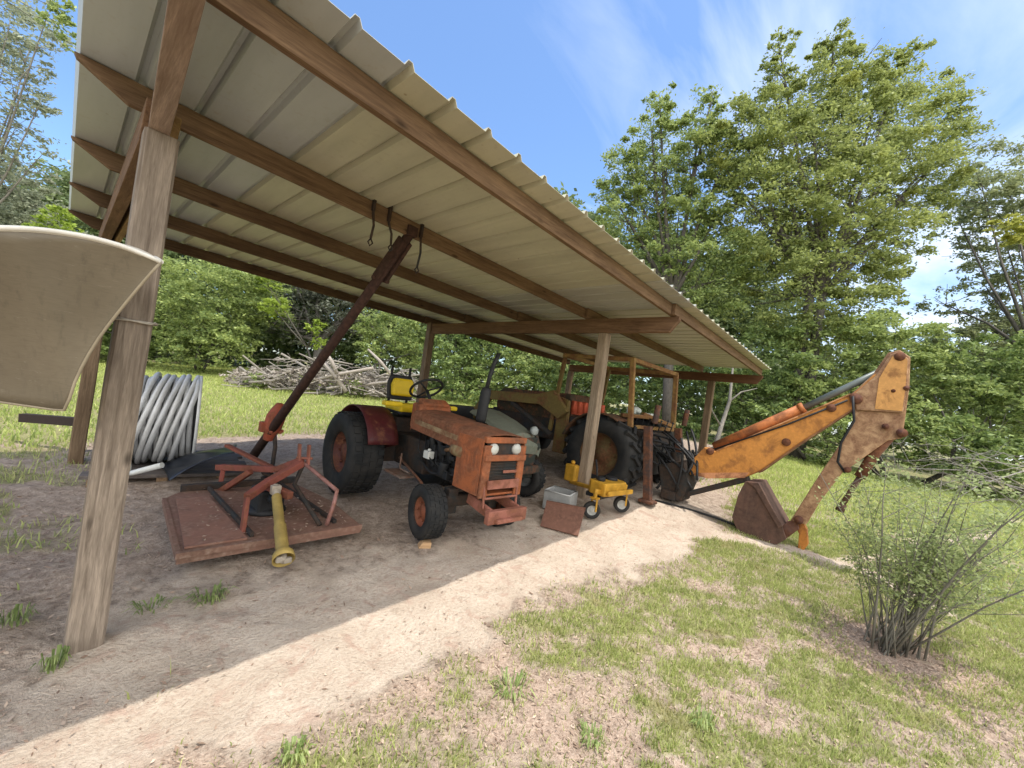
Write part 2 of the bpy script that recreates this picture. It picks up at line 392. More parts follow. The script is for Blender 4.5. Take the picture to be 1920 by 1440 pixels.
# ------------------------------------------------------------------ grass blades, litter
def blades(n, x0, x1, y0, y1, hmin, hmax, wid, pw=1.0, cut=None):
    x = rng.uniform(x0, x1, n); y = rng.uniform(y0, y1, n); s_, g_, l_ = masks(x, y)
    keep = rng.random(n) < g_**pw
    if cut is not None: keep &= cut(x, y)
    x, y, g_ = x[keep], y[keep], g_[keep]; n = len(x); z = hz(x, y)
    h = rng.uniform(hmin, hmax, n)*(.6+.5*fbm(x, y, 2.5, 61)); a = rng.uniform(0, 2*np.pi, n); ln = rng.normal(0, .5, n)*h; lm = rng.normal(0, .5, n)*h
    w = wid*rng.uniform(.6, 1.3, n); dx, dy = np.cos(a)*w, np.sin(a)*w
    b0 = np.stack([x-dx, y-dy, z-.004], 1); b1 = np.stack([x+dx, y+dy, z-.004], 1)
    m1 = np.stack([x+dx*.7+ln*.35, y+dy*.7+lm*.35, z+h*.6], 1); m0 = np.stack([x-dx*.7+ln*.35, y-dy*.7+lm*.35, z+h*.6], 1)
    tp = np.stack([x+ln, y+lm, z+h], 1); tp2 = tp + np.stack([dx, dy, 0*x], 1)*.15
    V = np.stack([b0, b1, m1, m0, tp, tp2], 1).reshape(-1, 3); k = np.arange(n)[:, None]*6
    Q = np.concatenate([k+np.array([[0, 1, 2, 3]]), k+np.array([[3, 2, 5, 4]])], 1).reshape(-1, 4)
    return V, Q
grass_m = leafmat((.12, .175, .045), (.28, .36, .085), (.52, .56, .20), .36, 2.2)
bush_keep = lambda x, y: np.hypot(x-BUSH[0], y-BUSH[1]) > .28
parts = [blades(300000, -1.0, 7.0, .8, 5.0, .016, .048, .0030, 1.0, bush_keep),
         blades(30000, -6, 0.3, -4.6, .6, .03, .09, .004),
         blades(170000, -9, 16, -24, -4.5, .05, .11, .010),
         blades(90000, 6, 15, -.5, 9, .04, .09, .006)]
dry_grass_m = leafmat((.11, .15, .045), (.26, .31, .085), (.46, .48, .19), .33, 2.2, (.43, .36, .20), .35)
for sel, gm_ in ((parts[:2], dry_grass_m), (parts[2:], grass_m)):
    off = 0; VV = []; QQ = []
    for V, Q in sel: VV.append(V); QQ.append(Q+off); off += len(V)
    tag(fast_mesh('grass', np.concatenate(VV), np.concatenate(QQ), gm_), kind='stuff')

def flakes(n, x0, x1, y0, y1, s0, s1, which, lift=.006, wr=(.08, .5)):
    x = rng.uniform(x0, x1, n); y = rng.uniform(y0, y1, n); s_, g_, l_ = masks(x, y)
    p = np.clip(l_*.9 + .12, 0, 1)*(1-.6*s_) if which == 'leaf' else np.clip(.45*s_+.4, 0, 1)
    k = rng.random(n) < p; x, y = x[k], y[k]; n = len(x); z = hz(x, y)+rng.uniform(.0, lift, n)
    a = rng.uniform(0, 2*np.pi, n); L = s0+(s1-s0)*rng.random(n)**2.2; W = L*rng.uniform(wr[0], wr[1], n)
    t1, t2 = rng.normal(0, .35, n), rng.normal(0, .35, n)
    ux, uy_, uz = np.cos(a)*L, np.sin(a)*L, t1*L*.6; vx, vy, vz = -np.sin(a)*W, np.cos(a)*W, t2*W
    c = np.stack([x, y, z+.004], 1); U = np.stack([ux, uy_, uz], 1); Vv = np.stack([vx, vy, vz], 1)
    V = np.stack([c-U, c-Vv, c+U, c+Vv], 1).reshape(-1, 3)
    return V, np.arange(4*n).reshape(-1, 4)
litter_m = leafmat((.13, .08, .055), (.29, .20, .145), (.48, .375, .29), .05, 3.)
parts = [flakes(110000, -1.2, 5.5, .3, 4.6, .003, .015, 'leaf'), flakes(60000, -2.5, 6.5, -5, 1.0, .005, .022, 'leaf'), flakes(2600, -2, 6, -4, 4.5, .015, .06, 'leaf', .012, (.03, .07))]
off = 0; VV = []; QQ = []
for V, Q in parts: VV.append(V); QQ.append(Q+off); off += len(V)
tag(fast_mesh('leaf_litter', np.concatenate(VV), np.concatenate(QQ), litter_m), kind='stuff')

weed_m = leafmat((.09, .14, .04), (.19, .26, .08), (.36, .42, .17), .36, 3.)
def weed(u, v, rad, h, n, label):
    p = on_g(u, v); V = []; Q = []
    for i in range(n):
        a = random.uniform(0, 6.283); r0 = rad*.7*math.sqrt(random.random()); L = rad*random.uniform(.15, .75)*random.choice((.6, 1, 1.2)); hh = h*random.uniform(.5, 1.1)
        bx, by = r0*math.cos(a), r0*math.sin(a); ex, ey = bx+L*math.cos(a), by+L*math.sin(a); w = random.uniform(.0025, .006)
        nx_, ny_ = -math.sin(a)*w, math.cos(a)*w; k = len(V)
        mx_, my_ = (bx+ex)/2, (by+ey)/2
        V += [(bx-nx_*.5, by-ny_*.5, -.01), (bx+nx_*.5, by+ny_*.5, -.01), (mx_+nx_, my_+ny_, hh), (mx_-nx_, my_-ny_, hh), (ex+nx_*.2, ey+ny_*.2, hh*.55), (ex-nx_*.2, ey-ny_*.2, hh*.55)]
        Q += [(k, k+1, k+2, k+3), (k+3, k+2, k+4, k+5)]
    o = fast_mesh('weed_tuft', V, Q, weed_m); o.location = (p[0], p[1], float(hz(p[0], p[1])))
    tag(o, label, 'weed', 'green weeds in the bare ground')
weed(395, 1118, .11, .06, 70, 'bright green weed growing in bare dirt just in front of the brown mower deck')
weed(285, 1135, .10, .04, 40, 'thin dull weed in shaded dirt between the mower deck and nearest post')
weed(100, 1248, .06, .07, 45, 'weed tuft at the foot of the nearest post, on its lawn side')
weed(28, 1165, .07, .07, 40, 'green weed left of the nearest post beside the photo edge')
weed(550, 1412, .055, .045, 50, 'lone bright weed tuft in pink brown litter at the bottom of the photo')
weed(960, 1285, .10, .06, 60, 'largest grass clump among the patchy litter below the sandy strip')
weed(1110, 1375, .07, .05, 45, 'weed clump in the litter near the bottom centre, right of the largest clump')
weed(1320, 1350, .07, .06, 50, 'bright weed clump in the sparse grass below and left of the bare stemmed bush')
# ------------------------------------------------------------------ pole shed
L1, L2, W = 4.383, 4.884, 3.685; XF = L1+L2; HP, HB = .124, .185
def zP(x, y): return 2.6383 + .0207*y - .0199*x       # underside of the purlins
OLD = (.34, .275, .215); OLDD = (.125, .095, .072)
BRN = (.26, .165, .095); BRND = (.105, .062, .037)
shed = thing('pole_shed', 'open sided timber pole shed with ribbed metal roof over the tractors and mowers', 'shed', (0, 0, 0))
wz_old, wz_mid, wx, wy = wood('z', OLD, OLDD), wood('z', (.235, .165, .105), (.09, .058, .036)), wood('x', BRN, BRND), wood('y', (.22, .13, .075), (.10, .055, .032))
wy_old = wood('y', (.36, .265, .205), (.19, .125, .09))
def post(x, y, ztop, s, mat, lab=None, lean=(0, 0)):
    b = MB(); z0 = ground_z(x, y)-.25; n = 9; vs = []
    for i in range(n+1):
        k = i/n; z = z0+(ztop-z0)*k; ox = lean[0]*(1-k)+random.uniform(-.003, .003); oy = lean[1]*(1-k)+random.uniform(-.003, .003); q = s/2*(1+.05*(1-k)); c = q*.82
        vs += [(x+ox+a*q, y+oy+e*c, z) if False else (x+ox+a, y+oy+e, z) for a, e in ((-q, -c), (-c, -q), (c, -q), (q, -c), (q, c), (c, q), (-c, q), (-q, c))]
    fs = [(i*8+k, i*8+(k+1) % 8, i*8+8+(k+1) % 8, i*8+8+k) for i in range(n) for k in range(8)] + [tuple(range(n*8, n*8+8)), tuple(reversed(range(8)))]
    b.add(vs, fs); o = b.build('post', mat, shed)
    if lab: o['label'] = lab
    return o
post(0, 0, zP(0, 0)-HB, .128, wz_old, 'weathered grey front post nearest the camera')
post(0.02, -W-.12, zP(0, -W)-HB, .118, wz_mid); post(L1+.05, .0, zP(L1, 0)-HB, .125, wood('z', (.36, .28, .20), (.17, .12, .08)), 'slender pale front post in the middle of the shed')
post(L1, -W, zP(L1, -W)+.02, .13, wz_mid); post(XF, 0, zP(XF, 0)-HB, .13, wz_mid); post(XF, -W, zP(XF, -W)-HB, .13, wz_mid)
def rafter(x, y0, y1, wd, mat, hb=HB, cut=.10, skew=0.):
    b = MB(); p = [(y0, zP(x, y0)-hb), (y1-cut, zP(x, y1)-hb), (y1, zP(x, y1)-.045), (y1, zP(x, y1)-.002), (y0, zP(x, y0)-.002)]
    b.prism(p, (x, 0, 0), (skew, 1, 0), (0, 0, 1), wd); return b.build('rafter', mat, shed, bevel=.004)
rafter(-.012, -.09, 1.32, .078, wy_old, HB, .02, -.062); rafter(-.03, -W-.25, -.06, .075, wy); rafter(.055, -W-.25, -.12, .042, wood('y', (.34, .22, .10), (.17, .10, .045)))
rafter(L1, -W+.066, .955, .075, wy); rafter(XF, -W-.05, .955, .075, wood('y', (.17, .085, .045), (.07, .03, .018)))
PY = [.8687, -.26, -1.4513, -2.6531, -3.7974]
for i, y in enumerate(PY):
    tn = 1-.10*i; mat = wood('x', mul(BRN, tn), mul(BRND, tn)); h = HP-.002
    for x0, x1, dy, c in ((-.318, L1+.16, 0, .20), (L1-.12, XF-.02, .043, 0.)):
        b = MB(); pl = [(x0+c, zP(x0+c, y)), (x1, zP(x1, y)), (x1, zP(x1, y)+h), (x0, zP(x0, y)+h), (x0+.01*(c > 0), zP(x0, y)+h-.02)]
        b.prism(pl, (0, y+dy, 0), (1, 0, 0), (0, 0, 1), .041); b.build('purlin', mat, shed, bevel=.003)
# metal roofing: one sheet after the other, each with four ribs
RP = .2394; PWID = RP*4
def sheet(i):
    x0 = -.3231 + PWID*i; xs = []
    for k in range(4):
        c = x0 + k*RP
        xs += [(c+.010, .030), (c+.025, 0), (c+RP-.025, 0), (c+RP-.010, .030)]
    xs.append((x0+PWID+.0105, .030))
    b = MB(); ys = np.linspace(-W-.24, 1.082, 12); vs = []
    for y in ys: vs += [(x, y, zP(x, y)+HP+z+.003) for x, z in xs]
    n = len(xs); fs = [(j*n+k, j*n+k+1, j*n+n+k+1, j*n+n+k) for j in range(len(ys)-1) for k in range(n-1)]
    b.add(vs, fs)
    # sheets past the first are coloured cream
    if i == 0: col, lab = (.40, .415, .405), 'grey first sheet at the near end'
    elif i == 4: col, lab = (.43, .425, .37), 'greyer sheet among the cream ones'
    else: col, lab = mul((.495, .475, .352), (1, .96, 1.04)[i % 3]), None
    t = roof_mat(col); o = b.build('roof_sheet', t, shed, solid=.0025)
    if lab: o['label'] = lab
@memo
def roof_mat(col):
    t = NT('roof_metal'); v = t.coord((1, 1, 1)); a = t.noise(t.coord((2.5, .35, 1)), 2.4, 5, .6); b2 = t.noise(v, 26, 3)
    c = t.ramp(a, [(.3, mul(col, .84)), (.55, col), (.8, mul(col, 1.1))])
    c = t.mix(t.ramp(b2, [(.58, 0), (.76, .3)]), c, (.3, .24, .16))
    vo = t.new('ShaderNodeTexVoronoi'); t.l(v, vo.inputs['Vector']); vo.inputs['Scale'].default_value = 5
    c = t.mix(t.ramp(vo.outputs['Distance'], [(.02, .6), (.05, 0)]), c, (.22, .15, .09))
    t.bsdf(c, .42, .0, bump=a, bs=.05, bd=.01, spec=.45); return t.m
for i in range(10): sheet(i)

# wire tied round the nearest post
p = on_x(245, 604, 0.); zz = p[2]
b = MB(); pts = []
for k in range(34):
    a = k/33*4*math.pi; q = .079
    cx, cy = math.cos(a), math.sin(a); s_ = q/max(abs(cx), abs(cy))
    pts.append((cx*s_, cy*s_, zz + .006*math.sin(a*1.5) + .012*(k/33)))
b.tube(pts, .005, 6)
b.tube([(-.079, -.02, zz+.01), (-.13, -.05, zz+.004), (-.15, -.06, zz+.012), (-.12, -.03, zz+.028), (-.08, .03, zz+.03)], .0045, 6)
tag(b.build('wire_tie', plain((.42, .38, .32), .5, .3, 40., .6)), 'loop of pale wire twisted round the weathered post nearest the camera', 'wire')

# ------------------------------------------------------------------ boat bow beside the nearest post
DC = 1.55; FW = np.array([math.cos(YAW), -math.sin(YAW), 0])
def cat(pts, n):
    """smooth curve through (u, v, d) pixels-with-depth, n+1 samples"""
    P = np.array(pts, float); L = np.concatenate([[0], np.cumsum(np.hypot(np.diff(P[:, 0]), np.diff(P[:, 1])))]); L /= L[-1]; tt = np.linspace(0, 1, n+1)
    out = []
    for t_ in tt:
        i = min(max(np.searchsorted(L, t_)-1, 0), len(P)-2); h = (t_-L[i])/(L[i+1]-L[i]); p0, p1, p2, p3 = P[max(i-1, 0)], P[i], P[i+1], P[min(i+2, len(P)-1)]
        out.append(.5*((2*p1)+(-p0+p2)*h+(2*p0-5*p1+4*p2-p3)*h*h+(-p0+3*p1-3*p2+p3)*h**3))
    return [on_d(*q) for q in out]
NS = 44
Gp = cat([(302, 491, DC), (265, 475, DC-.035), (225, 460, DC-.07), (160, 443, DC-.125), (80, 431, DC-.19), (0, 427, DC-.25), (-150, 428, DC-.33), (-420, 445, DC-.38), (-900, 480, DC-.38)], NS)
Kp = cat([(302, 491, DC), (270, 527, DC), (240, 563, DC), (205, 607, DC), (178, 645, DC), (156, 683, DC), (141, 715, DC), (131, 742, DC), (125, 768, DC), (60, 762, DC), (-150, 731, DC), (-420, 692, DC), (-900, 640, DC)], NS)
boat = thing('boat', 'tan fibreglass boat bow with flared sides, pale rim and pointed tip beside the nearest post', 'boat', tuple(on_g(-120, 1200)))
def hull(side):
    def fn(i, j):
        a, k = Vector(Gp[round(i*NS)]), Vector(Kp[round(i*NS)]); q = a.lerp(k, j)
        depth = DC - Vector(q-Vector(CAM)).dot(Vector(FW)) if False else None
        wdt = (a-k).dot(Vector(FW))                           # half beam at the gunwale (negative: towards the camera)
        off = wdt*((1-j)**1.55-(1-j))
        q = q + Vector(FW)*off
        if side < 0:
            cur = (q-k).dot(Vector(FW)); q = q - Vector(FW)*2*cur
        return q
    return fn
b = MB(); b.grid(hull(1), NS, 14); b.grid(hull(-1), NS, 14)
t = NT('tan_gelcoat'); v = t.coord(); a1 = t.noise(v, 3, 5); a2 = t.noise(t.coord((1, 1, 9)), 30, 4)
c = t.ramp(a1, [(.3, (.135, .11, .075)), (.7, (.18, .148, .104))]); c = t.mix(t.ramp(a2, [(.45, 0), (.8, .5)]), c, (.098, .078, .052)); c = t.mix(t.ramp(t.noise(t.coord((9, 9, .5)), 4, 6, .7), [(.54, 0), (.72, .55)]), c, (.085, .07, .05)); c = t.mix(t.ramp(t.noise(t.coord((1, 3, 14)), 9, 3, .6, 1.5), [(.66, 0), (.70, .5)]), c, (.25, .22, .17))
t.bsdf(c, .42, bump=a2, bs=.06, bd=.003, spec=.4)
b.build('hull', t.m, boat, world=True, solid=.006)
far = [Vector(g)+Vector(FW)*2*((Vector(k)-Vector(g)).dot(Vector(FW))) for g, k in zip(Gp, Kp)]
b = MB(); vs = []
for g, f in zip(Gp, far):
    g = Vector(g); vs += [g+Vector((0, 0, -.006)), (g+f)/2+Vector((0, 0, .03*min(1, (g-f).length*2))), f+Vector((0, 0, -.006))]
b.add(vs, [(i*3+k, i*3+k+1, i*3+k+4, i*3+k+3) for i in range(NS) for k in range(2)], True)
b.build('deck', plain((.55, .5, .42), .5, .12), boat, world=True, solid=.01)
b = MB(); b.tube(Gp, .0085, 8); b.tube(far, .0085, 8); b.build('gunwale_rim', plain((.66, .63, .57), .45, .15), boat, world=True)
b = MB(); b.tube(Kp[:26], .0055, 6); b.build('stem_edge', plain((.30, .25, .175), .5, .2), boat, world=True)
b = MB(); e0, e1, e2 = Vector(Gp[-1]), Vector(Kp[-1]), far[-1]; b.add([e0, e1, e2], [(0, 1, 2)]); b.build('transom', t.m, boat, world=True, solid=.012)
b = MB()
for s_ in (NS-4, NS-10):
    k = Vector(Kp[s_]); b.beam((k.x, k.y, ground_z(k.x, k.y)-.02), (k.x, k.y, k.z-.01), .09, .09, (1, 0, 0)); b.box((k.x, k.y, k.z-.03), (.35, .35, .06))
b.build('cradle', wz_mid, boat, world=True)

# dark steel bar sticking out past the rear post
a_, c_ = on_d(42, 783, 4.85), on_d(160, 792, 4.85)
b = MB(); b.beam(a_, c_, .08, .10); b.beam((c_[0]-.02, c_[1]-.02, ground_z(c_[0], c_[1])-.02), (c_[0]-.02, c_[1]-.02, c_[2]-.04), .05, .05)
tag(b.build('steel_bar', rusty((.03, .018, .016), .25, 2.)), 'dark rusty steel bar jutting out behind the rear near post', 'steel bar')
# ------------------------------------------------------------------ wheels
def tyre_mesh(b, c, ax, r, w, rim_r, lugs=0, lug_h=.02, seg=36, blocks=False):
    q = w/2
    prof = [(rim_r, -q*.72), (rim_r+.02*r, -q*.86), (rim_r+(r-rim_r)*.55, -q), (r*.955, -q*.93), (r*.992, -q*.72), (r, -q*.35), (r*1.002, 0), (r, q*.35), (r*.992, q*.72), (r*.955, q*.93), (rim_r+(r-rim_r)*.55, q), (rim_r+.02*r, q*.86), (rim_r, q*.72)]
    b.lathe(prof, c, ax, seg, close=True)
    ax = Vector(ax).normalized(); u = ax.cross(Vector((0, 0, 1))).normalized(); wv = ax.cross(u); c = Vector(c)
    for k in range(lugs):
        for sgn in (-1, 1):
            a = 2*math.pi*(k+(.5 if sgn > 0 else 0))/lugs
            if blocks:
                for f in (.22, .66):
                    dr = u*math.cos(a+f*.12)+wv*math.sin(a+f*.12); tg = ax.cross(dr)
                    b.box(c+dr*(r+lug_h*.3)+ax*sgn*q*f, (w*.17, 2*math.pi*r/lugs*.62, lug_h), Matrix((ax, tg, dr)).transposed())
            else:
                dr = u*math.cos(a)+wv*math.sin(a); tg = ax.cross(dr); d = (ax*sgn*.85+tg*.55).normalized(); sd_ = dr.cross(d)
                b.box(c+dr*(r+lug_h*.25)+ax*sgn*q*.48+tg*.02, (w*.56, .045*r/.5, lug_h*1.6), Matrix((d, sd_, dr)).transposed())
def rim_mesh(b, c, ax, r, w, out, dish=.4, bolts=6):
    """out: +1 / -1 the outward side along ax"""
    q = w/2
    b.lathe([(r*1.02, out*q*.8), (r*1.03, out*q*.72), (r*.93, out*q*.6), (r*.88, out*q*dish), (r*.45, out*q*(dish-.05)), (r*.38, out*q*(dish+.12)), (r*.16, out*q*(dish+.16)), (.001, out*q*(dish+.2))], c, ax, 28)
    b.lathe([(r*1.02, -out*q*.8), (r*.9, -out*q*.6), (r*.88, out*q*dish)], c, ax, 28)
    axv = Vector(ax).normalized(); u = axv.cross(Vector((0, 0, 1))).normalized(); wv = axv.cross(u)
    for k in range(bolts):
        a = 2*math.pi*k/bolts; p = Vector(c)+axv*out*q*(dish+.02)+(u*math.cos(a)+wv*math.sin(a))*r*.62
        b.lathe([(r*.07, 0), (r*.07, out*.02), (.001, out*.022)], p, ax, 6, smooth=False)
def wheel(parent, c, ax, r, w, rim_r, rim_mat, out, lugs=0, lug_h=.02, blocks=False, world=False, dish=.4, name='wheel'):
    b = MB(); tyre_mesh(b, c, ax, r, w, rim_r, lugs, lug_h, 40, blocks); o = b.build(name, rubber(), parent, world)
    b = MB(); rim_mesh(b, c, ax, rim_r, w, out, dish); b.build('rim', rim_mat, o, world); return o

# ------------------------------------------------------------------ orange tractor, nose towards the open front
ORG = (.33, .10, .036)
org = rusty(ORG, .49, 1., .6, (.15, .06, .032), (.24, .115, .065)); org2 = rusty((.30, .10, .045), .60, 4., .6, (.15, .065, .035), (.25, .12, .07)); maroon = rusty((.065, .011, .012), .40, 5., .5); pink = rusty((.31, .12, .085), .47, 8.)
dk = rusty((.028, .028, .027), .5, 3., .7, (.05, .03, .02), (.075, .045, .03)); blk = plain((.018, .018, .019), .6, .4)
yel = plain((.62, .43, .012), .5, .2); gal = plain((.42, .42, .40), .45, .3, 14., .3)
tx_, ty_ = 2.43, -.01
tr = thing('tractor', 'faded orange tractor with round white headlights and big dark turf tyres under the shed', 'tractor', (tx_, ty_, ground_z(tx_, ty_)), R(4.5))
for s in (-1, 1):
    wheel(tr, (s*(.46 if s < 0 else .38), 0.02, .225), (1, .12, 0), .22, .18, .12, rusty((.22, .07, .035), .5, 6.), s, 26, .006, True)
    wheel(tr, (s*.56, -1.40, .425), (1, 0, 0), .425, .36, .215, rusty((.09, .028, .022), .5, 7.), s, 30, .012, True)
    # rear fender: arched sheet
    b = MB(); rr = .51
    def fn(i, j, s=s): a = R(20+i*135); return Vector((s*(.30+.33*j-.02*math.sin(a)), -1.40+rr*math.cos(a), .425+rr*math.sin(a)))
    b.grid(fn, 18, 5); b.grid(lambda i, j, s=s: Vector((s*.30, -1.40+rr*math.cos(R(20+i*135))*(1-.55*j), .425+rr*math.sin(R(20+i*135))*(1-.5*j))), 18, 3)
    b.build('fender', maroon, tr, solid=.012)
    b = MB(); b.tube([(s*.25, .02, .26), (s*.34, .02, .26)], .045); b.box((s*.24, .02, .30), (.10, .09, .22)); b.build('axle_stub', dk, tr, bevel=.008)
b = MB(); b.box((0, .02, .30), (.62, .11, .10)); b.box((0, -.3, .45), (.24, .9, .12)); b.box((0, -1.4, .50), (.62, .34, .30)); b.box((0, -1.0, .52), (.30, .75, .34)); b.box((0, -1.45, .74), (.36, .4, .22))
b.build('chassis', dk, tr, bevel=.02)
b = MB(); b.box((0, -.42, .63), (.27, .62, .34)); b.box((0, -.42, .50), (.34, .5, .1))
for i in range(4): b.lathe([(.03, -.03), (.035, 0), (.03, .16), (.001, .16)], (-.15, -.63+.14*i, .62), (-.3, 0, 1), 10)
b.lathe([(.001, -.03), (.10, -.03), (.10, .03), (.001, .03)], (-.02, -.05, .60), (0, 1, 0), 18); b.lathe([(.001, 0), (.05, 0), (.05, .13), (.001, .13)], (-.20, -.38, .46), (0, .2, 1), 12)
b.tube([(-.17, -.66, .78), (-.22, -.4, .72), (-.2, -.12, .78)], .012, 6); b.tube([(-.16, -.2, .50), (-.24, -.5, .45), (-.2, -.8, .52)], .014, 6); b.tube([(-.17, -.1, .72), (-.21, -.12, .5), (-.19, -.2, .4)], .016, 6)
for i in range(12): b.box((random.uniform(-.2, -.14), random.uniform(-.75, -.05), random.uniform(.42, .8)), (random.uniform(.03, .08), random.uniform(.03, .1), random.uniform(.03, .1)))
b.build('engine', blk, tr, bevel=.006)
b = MB(); b.box((-.215, -.62, .60), (.07, .10, .075)); b.box((-.215, -.62, .645), (.03, .03, .03)); b.build('reservoir', plain((.6, .6, .56), .4, .15), tr, bevel=.01)
b = MB(); b.tube([(-.26, -1.05, .52), (-.26, -1.05, .36), (-.26, -.85, .36)], .01, 6); b.box((-.30, -.98, .33), (.16, .34, .02)); b.build('footstep', rusty((.2, .15, .12), .5, 9.), tr)
# hood: arched sheet with side lips, nose shroud with lamp panel and grille
def hood_z(y): return 1.0-.065*(y+1.0)/1.25
b = MB()
prof = [(-.245, -.20), (-.245, -.055), (-.225, -.018), (-.17, 0.002), (0, .012), (.17, .002), (.225, -.018), (.245, -.055), (.245, -.20)]
ys = [-.98, -.97, -.62, -.3, -.02, .2]
vs = [(x, y, hood_z(y)+z-(.02 if k == 0 else 0)) for k, y in enumerate(ys) for x, z in prof]; n = len(prof)
b.add(vs, [(i*n+k, i*n+k+1, i*n+n+k+1, i*n+n+k) for i in range(len(ys)-1) for k in range(n-1)], False)
b.build('hood', org2, tr, solid=.008, bevel=.004)
b = MB(); b.prism([(-.17, -.19), (.17, -.19), (.17, 0), (-.17, 0)], (0, -.995, .985), (1, 0, 0), (0, 0, 1), .02); b.build('hood_end', org, tr)
b = MB(); b.box((0, .03, .44), (.47, .36, .02)); b.build('skid_plate', org, tr, bevel=.006)
for zz_, nm_ in ((.757, 'lamp_bar'), (.905, 'hood_lip')): b = MB(); b.box((0, .225-.02*(zz_ > .8), zz_), (.475, .04, .05)); b.build(nm_, org, tr, bevel=.006)
for s in (-1, 1):     # louvred nose cheeks
    b = MB()
    b.box((s*.243, .03, .67), (.012, .34, .47)); b.box((s*.2, .215, .64), (.085, .02, .44))
    for k in range(4): b.box((s*.25, -.02+.05*k, .72), (.006, .02, .12))
    b.build('nose_cheek', org, tr, bevel=.006)
for s in (-1, 1): b = MB(); b.beam((s*.252, -.9, .885), (s*.252, -.16, .85), .006, .045); b.build('hood_trim', rusty((.33, .25, .14), .52, 16.), tr)
b = MB(); b.box((0, .19, .83), (.39, .02, .11)); b.box((0, .20, .64), (.33, .012, .17))
for k in range(6): b.box((0, .212, .575+.027*k), (.33, .012, .008))
b.build('grille', dk, tr)
for s in (-1, 1):
    b = MB(); b.lathe([(.001, .028), (.03, .024), (.046, .012), (.05, 0), (.053, -.01), (.001, -.012)], (s*.135, .21, .828), (0, 1, 0), 22)
    b.build('headlight', plain((.46, .46, .42), .2, .3), tr)
b = MB(); b.box((0, .245, .535), (.36, .02, .075)); b.box((.06, .24, .64), (.16, .01, .025)); b.build('nose_bar', pink, tr, bevel=.004)
b = MB()
for s in (-1, 1): b.beam((s*.16, .0, .36), (s*.16, .31, .31), .03, .09); b.beam((s*.19, .22, .52), (s*.19, .24, .33), .02, .02)
b.box((0, .33, .295), (.44, .055, .11)); b.box((0, .37, .27), (.3, .05, .035)); b.box((0, .24, .42), (.38, .02, .02)); b.build('bumper', pink, tr, bevel=.008)
# driver's place
b = MB(); b.box((0, -1.01, .93), (.40, .16, .26)); b.box((0, -.98, 1.07), (.34, .12, .06), Matrix.Rotation(R(-25), 3, 'X')); b.build('dash', org, tr, bevel=.02)
b = MB(); b.tube([(0, -1.02, 1.05), (0, -1.17, 1.20)], .018, 8)
ctr = Vector((0, -1.18, 1.215)); ax = Vector((0, -.62, .78)).normalized(); u = Vector((1, 0, 0)); wv = ax.cross(u)
b.tube([ctr+(u*math.cos(2*math.pi*k/24)+wv*math.sin(2*math.pi*k/24))*.18 for k in range(25)], .014, 8)
for k in range(3): a = 2*math.pi*k/3+.4; b.tube([ctr-ax*.03, ctr+(u*math.cos(a)+wv*math.sin(a))*.17], .01, 6)
b.build('steering_wheel', blk, tr)
st = MB(); st.box((0, -1.52, .955), (.40, .38, .08)); st.box((0, -1.38, .99), (.37, .09, .045)); so_ = st.build('seat', yel, tr, bevel=.03)
b = MB(); b.prism([(-.135, 0), (.135, 0), (.145, .13), (.12, .21), (-.12, .21), (-.145, .13)], (0, -1.70, 1.07), (1, 0, 0), (0, -.12, .993), .075); b.build('backrest', yel, so_, bevel=.025)
b = MB(); b.prism([(-.165, -.05), (.165, -.05), (.175, .15), (.14, .25), (-.14, .25), (-.175, .15)], (0, -1.755, 1.07), (1, 0, 0), (0, -.12, .993), .04); b.box((0, -1.52, .905), (.38, .36, .05)); b.build('seat_shell', blk, so_, bevel=.02)
for s in (-1, 1): b = MB(); b.box((s*.36, -1.22, 1.015), (.20, .10, .05)); b.build('armrest', yel, tr, bevel=.015)
b = MB(); b.lathe([(.001, 0), (.05, .01), (.053, .04), (.053, .31), (.045, .345), (.02, .36)], (.17, -.38, .97), (.05, 0, 1), 16)
b.tube([(.19, -.38, 1.3), (.20, -.37, 1.45), (.225, -.36, 1.58), (.26, -.35, 1.68)], .022, 10); b.build('exhaust', blk, tr)
for s in (-1, 1):
    b = MB(); b.tube([(s*.12, -1.78, .78), (s*.12, -1.79, 1.1), (s*.12, -1.80, 1.42)], .016, 8); b.build('rear_post', blk, tr)

for o in tr.children:
    if o.name.split('.')[0] not in ('wheel', 'fender', 'axle_stub', 'chassis'): o.location.y = .17

b = MB(); b.tube([(-.40, .06, .26), (-.30, -.4, .36), (-.24, -.95, .46)], .013, 8); b.tube([(-.40, -.06, .25), (.36, -.06, .25)], .012, 8); b.build('steering_rod', rusty((.2, .12, .08), .55, 17.), tr)
b = MB(); b.lathe([(.001, -.09), (.055, -.09), (.06, -.05), (.06, .07), (.04, .09), (.001, .09)], (-.21, .02, .74), (0, 1, 0), 14); b.tube([(-.21, -.07, .74), (-.2, -.2, .70), (-.15, -.26, .66)], .02, 8); b.build('air_filter', rusty((.22, .17, .09), .5, 18.), tr)
b = MB()
for k_ in range(5): b.tube([(-.15+.01*k_, -.75+.1*k_, .80), (-.235, -.62+.11*k_, .62-.02*k_), (-.16, -.55+.12*k_, .46)], .007, 5)
b.build('engine_hoses', blk, tr)

# small wooden chock at the near front wheel
p = on_g(795, 1024); b = MB(); b.prism([(-.05, 0), (.05, 0), (.05, .05), (-.02, .05)], (0, 0, 0), (1, 0, 0), (0, 0, 1), .09)
o = b.build('wood_block', wood('x', (.55, .36, .2), (.38, .22, .11), False), bevel=.003); o.location = (p[0], p[1], ground_z(p[0], p[1])-.003); o.rotation_euler = (0, 0, R(30)); tag(o, 'small pale wood block under the tractor\'s nearest front tyre', 'wood block')

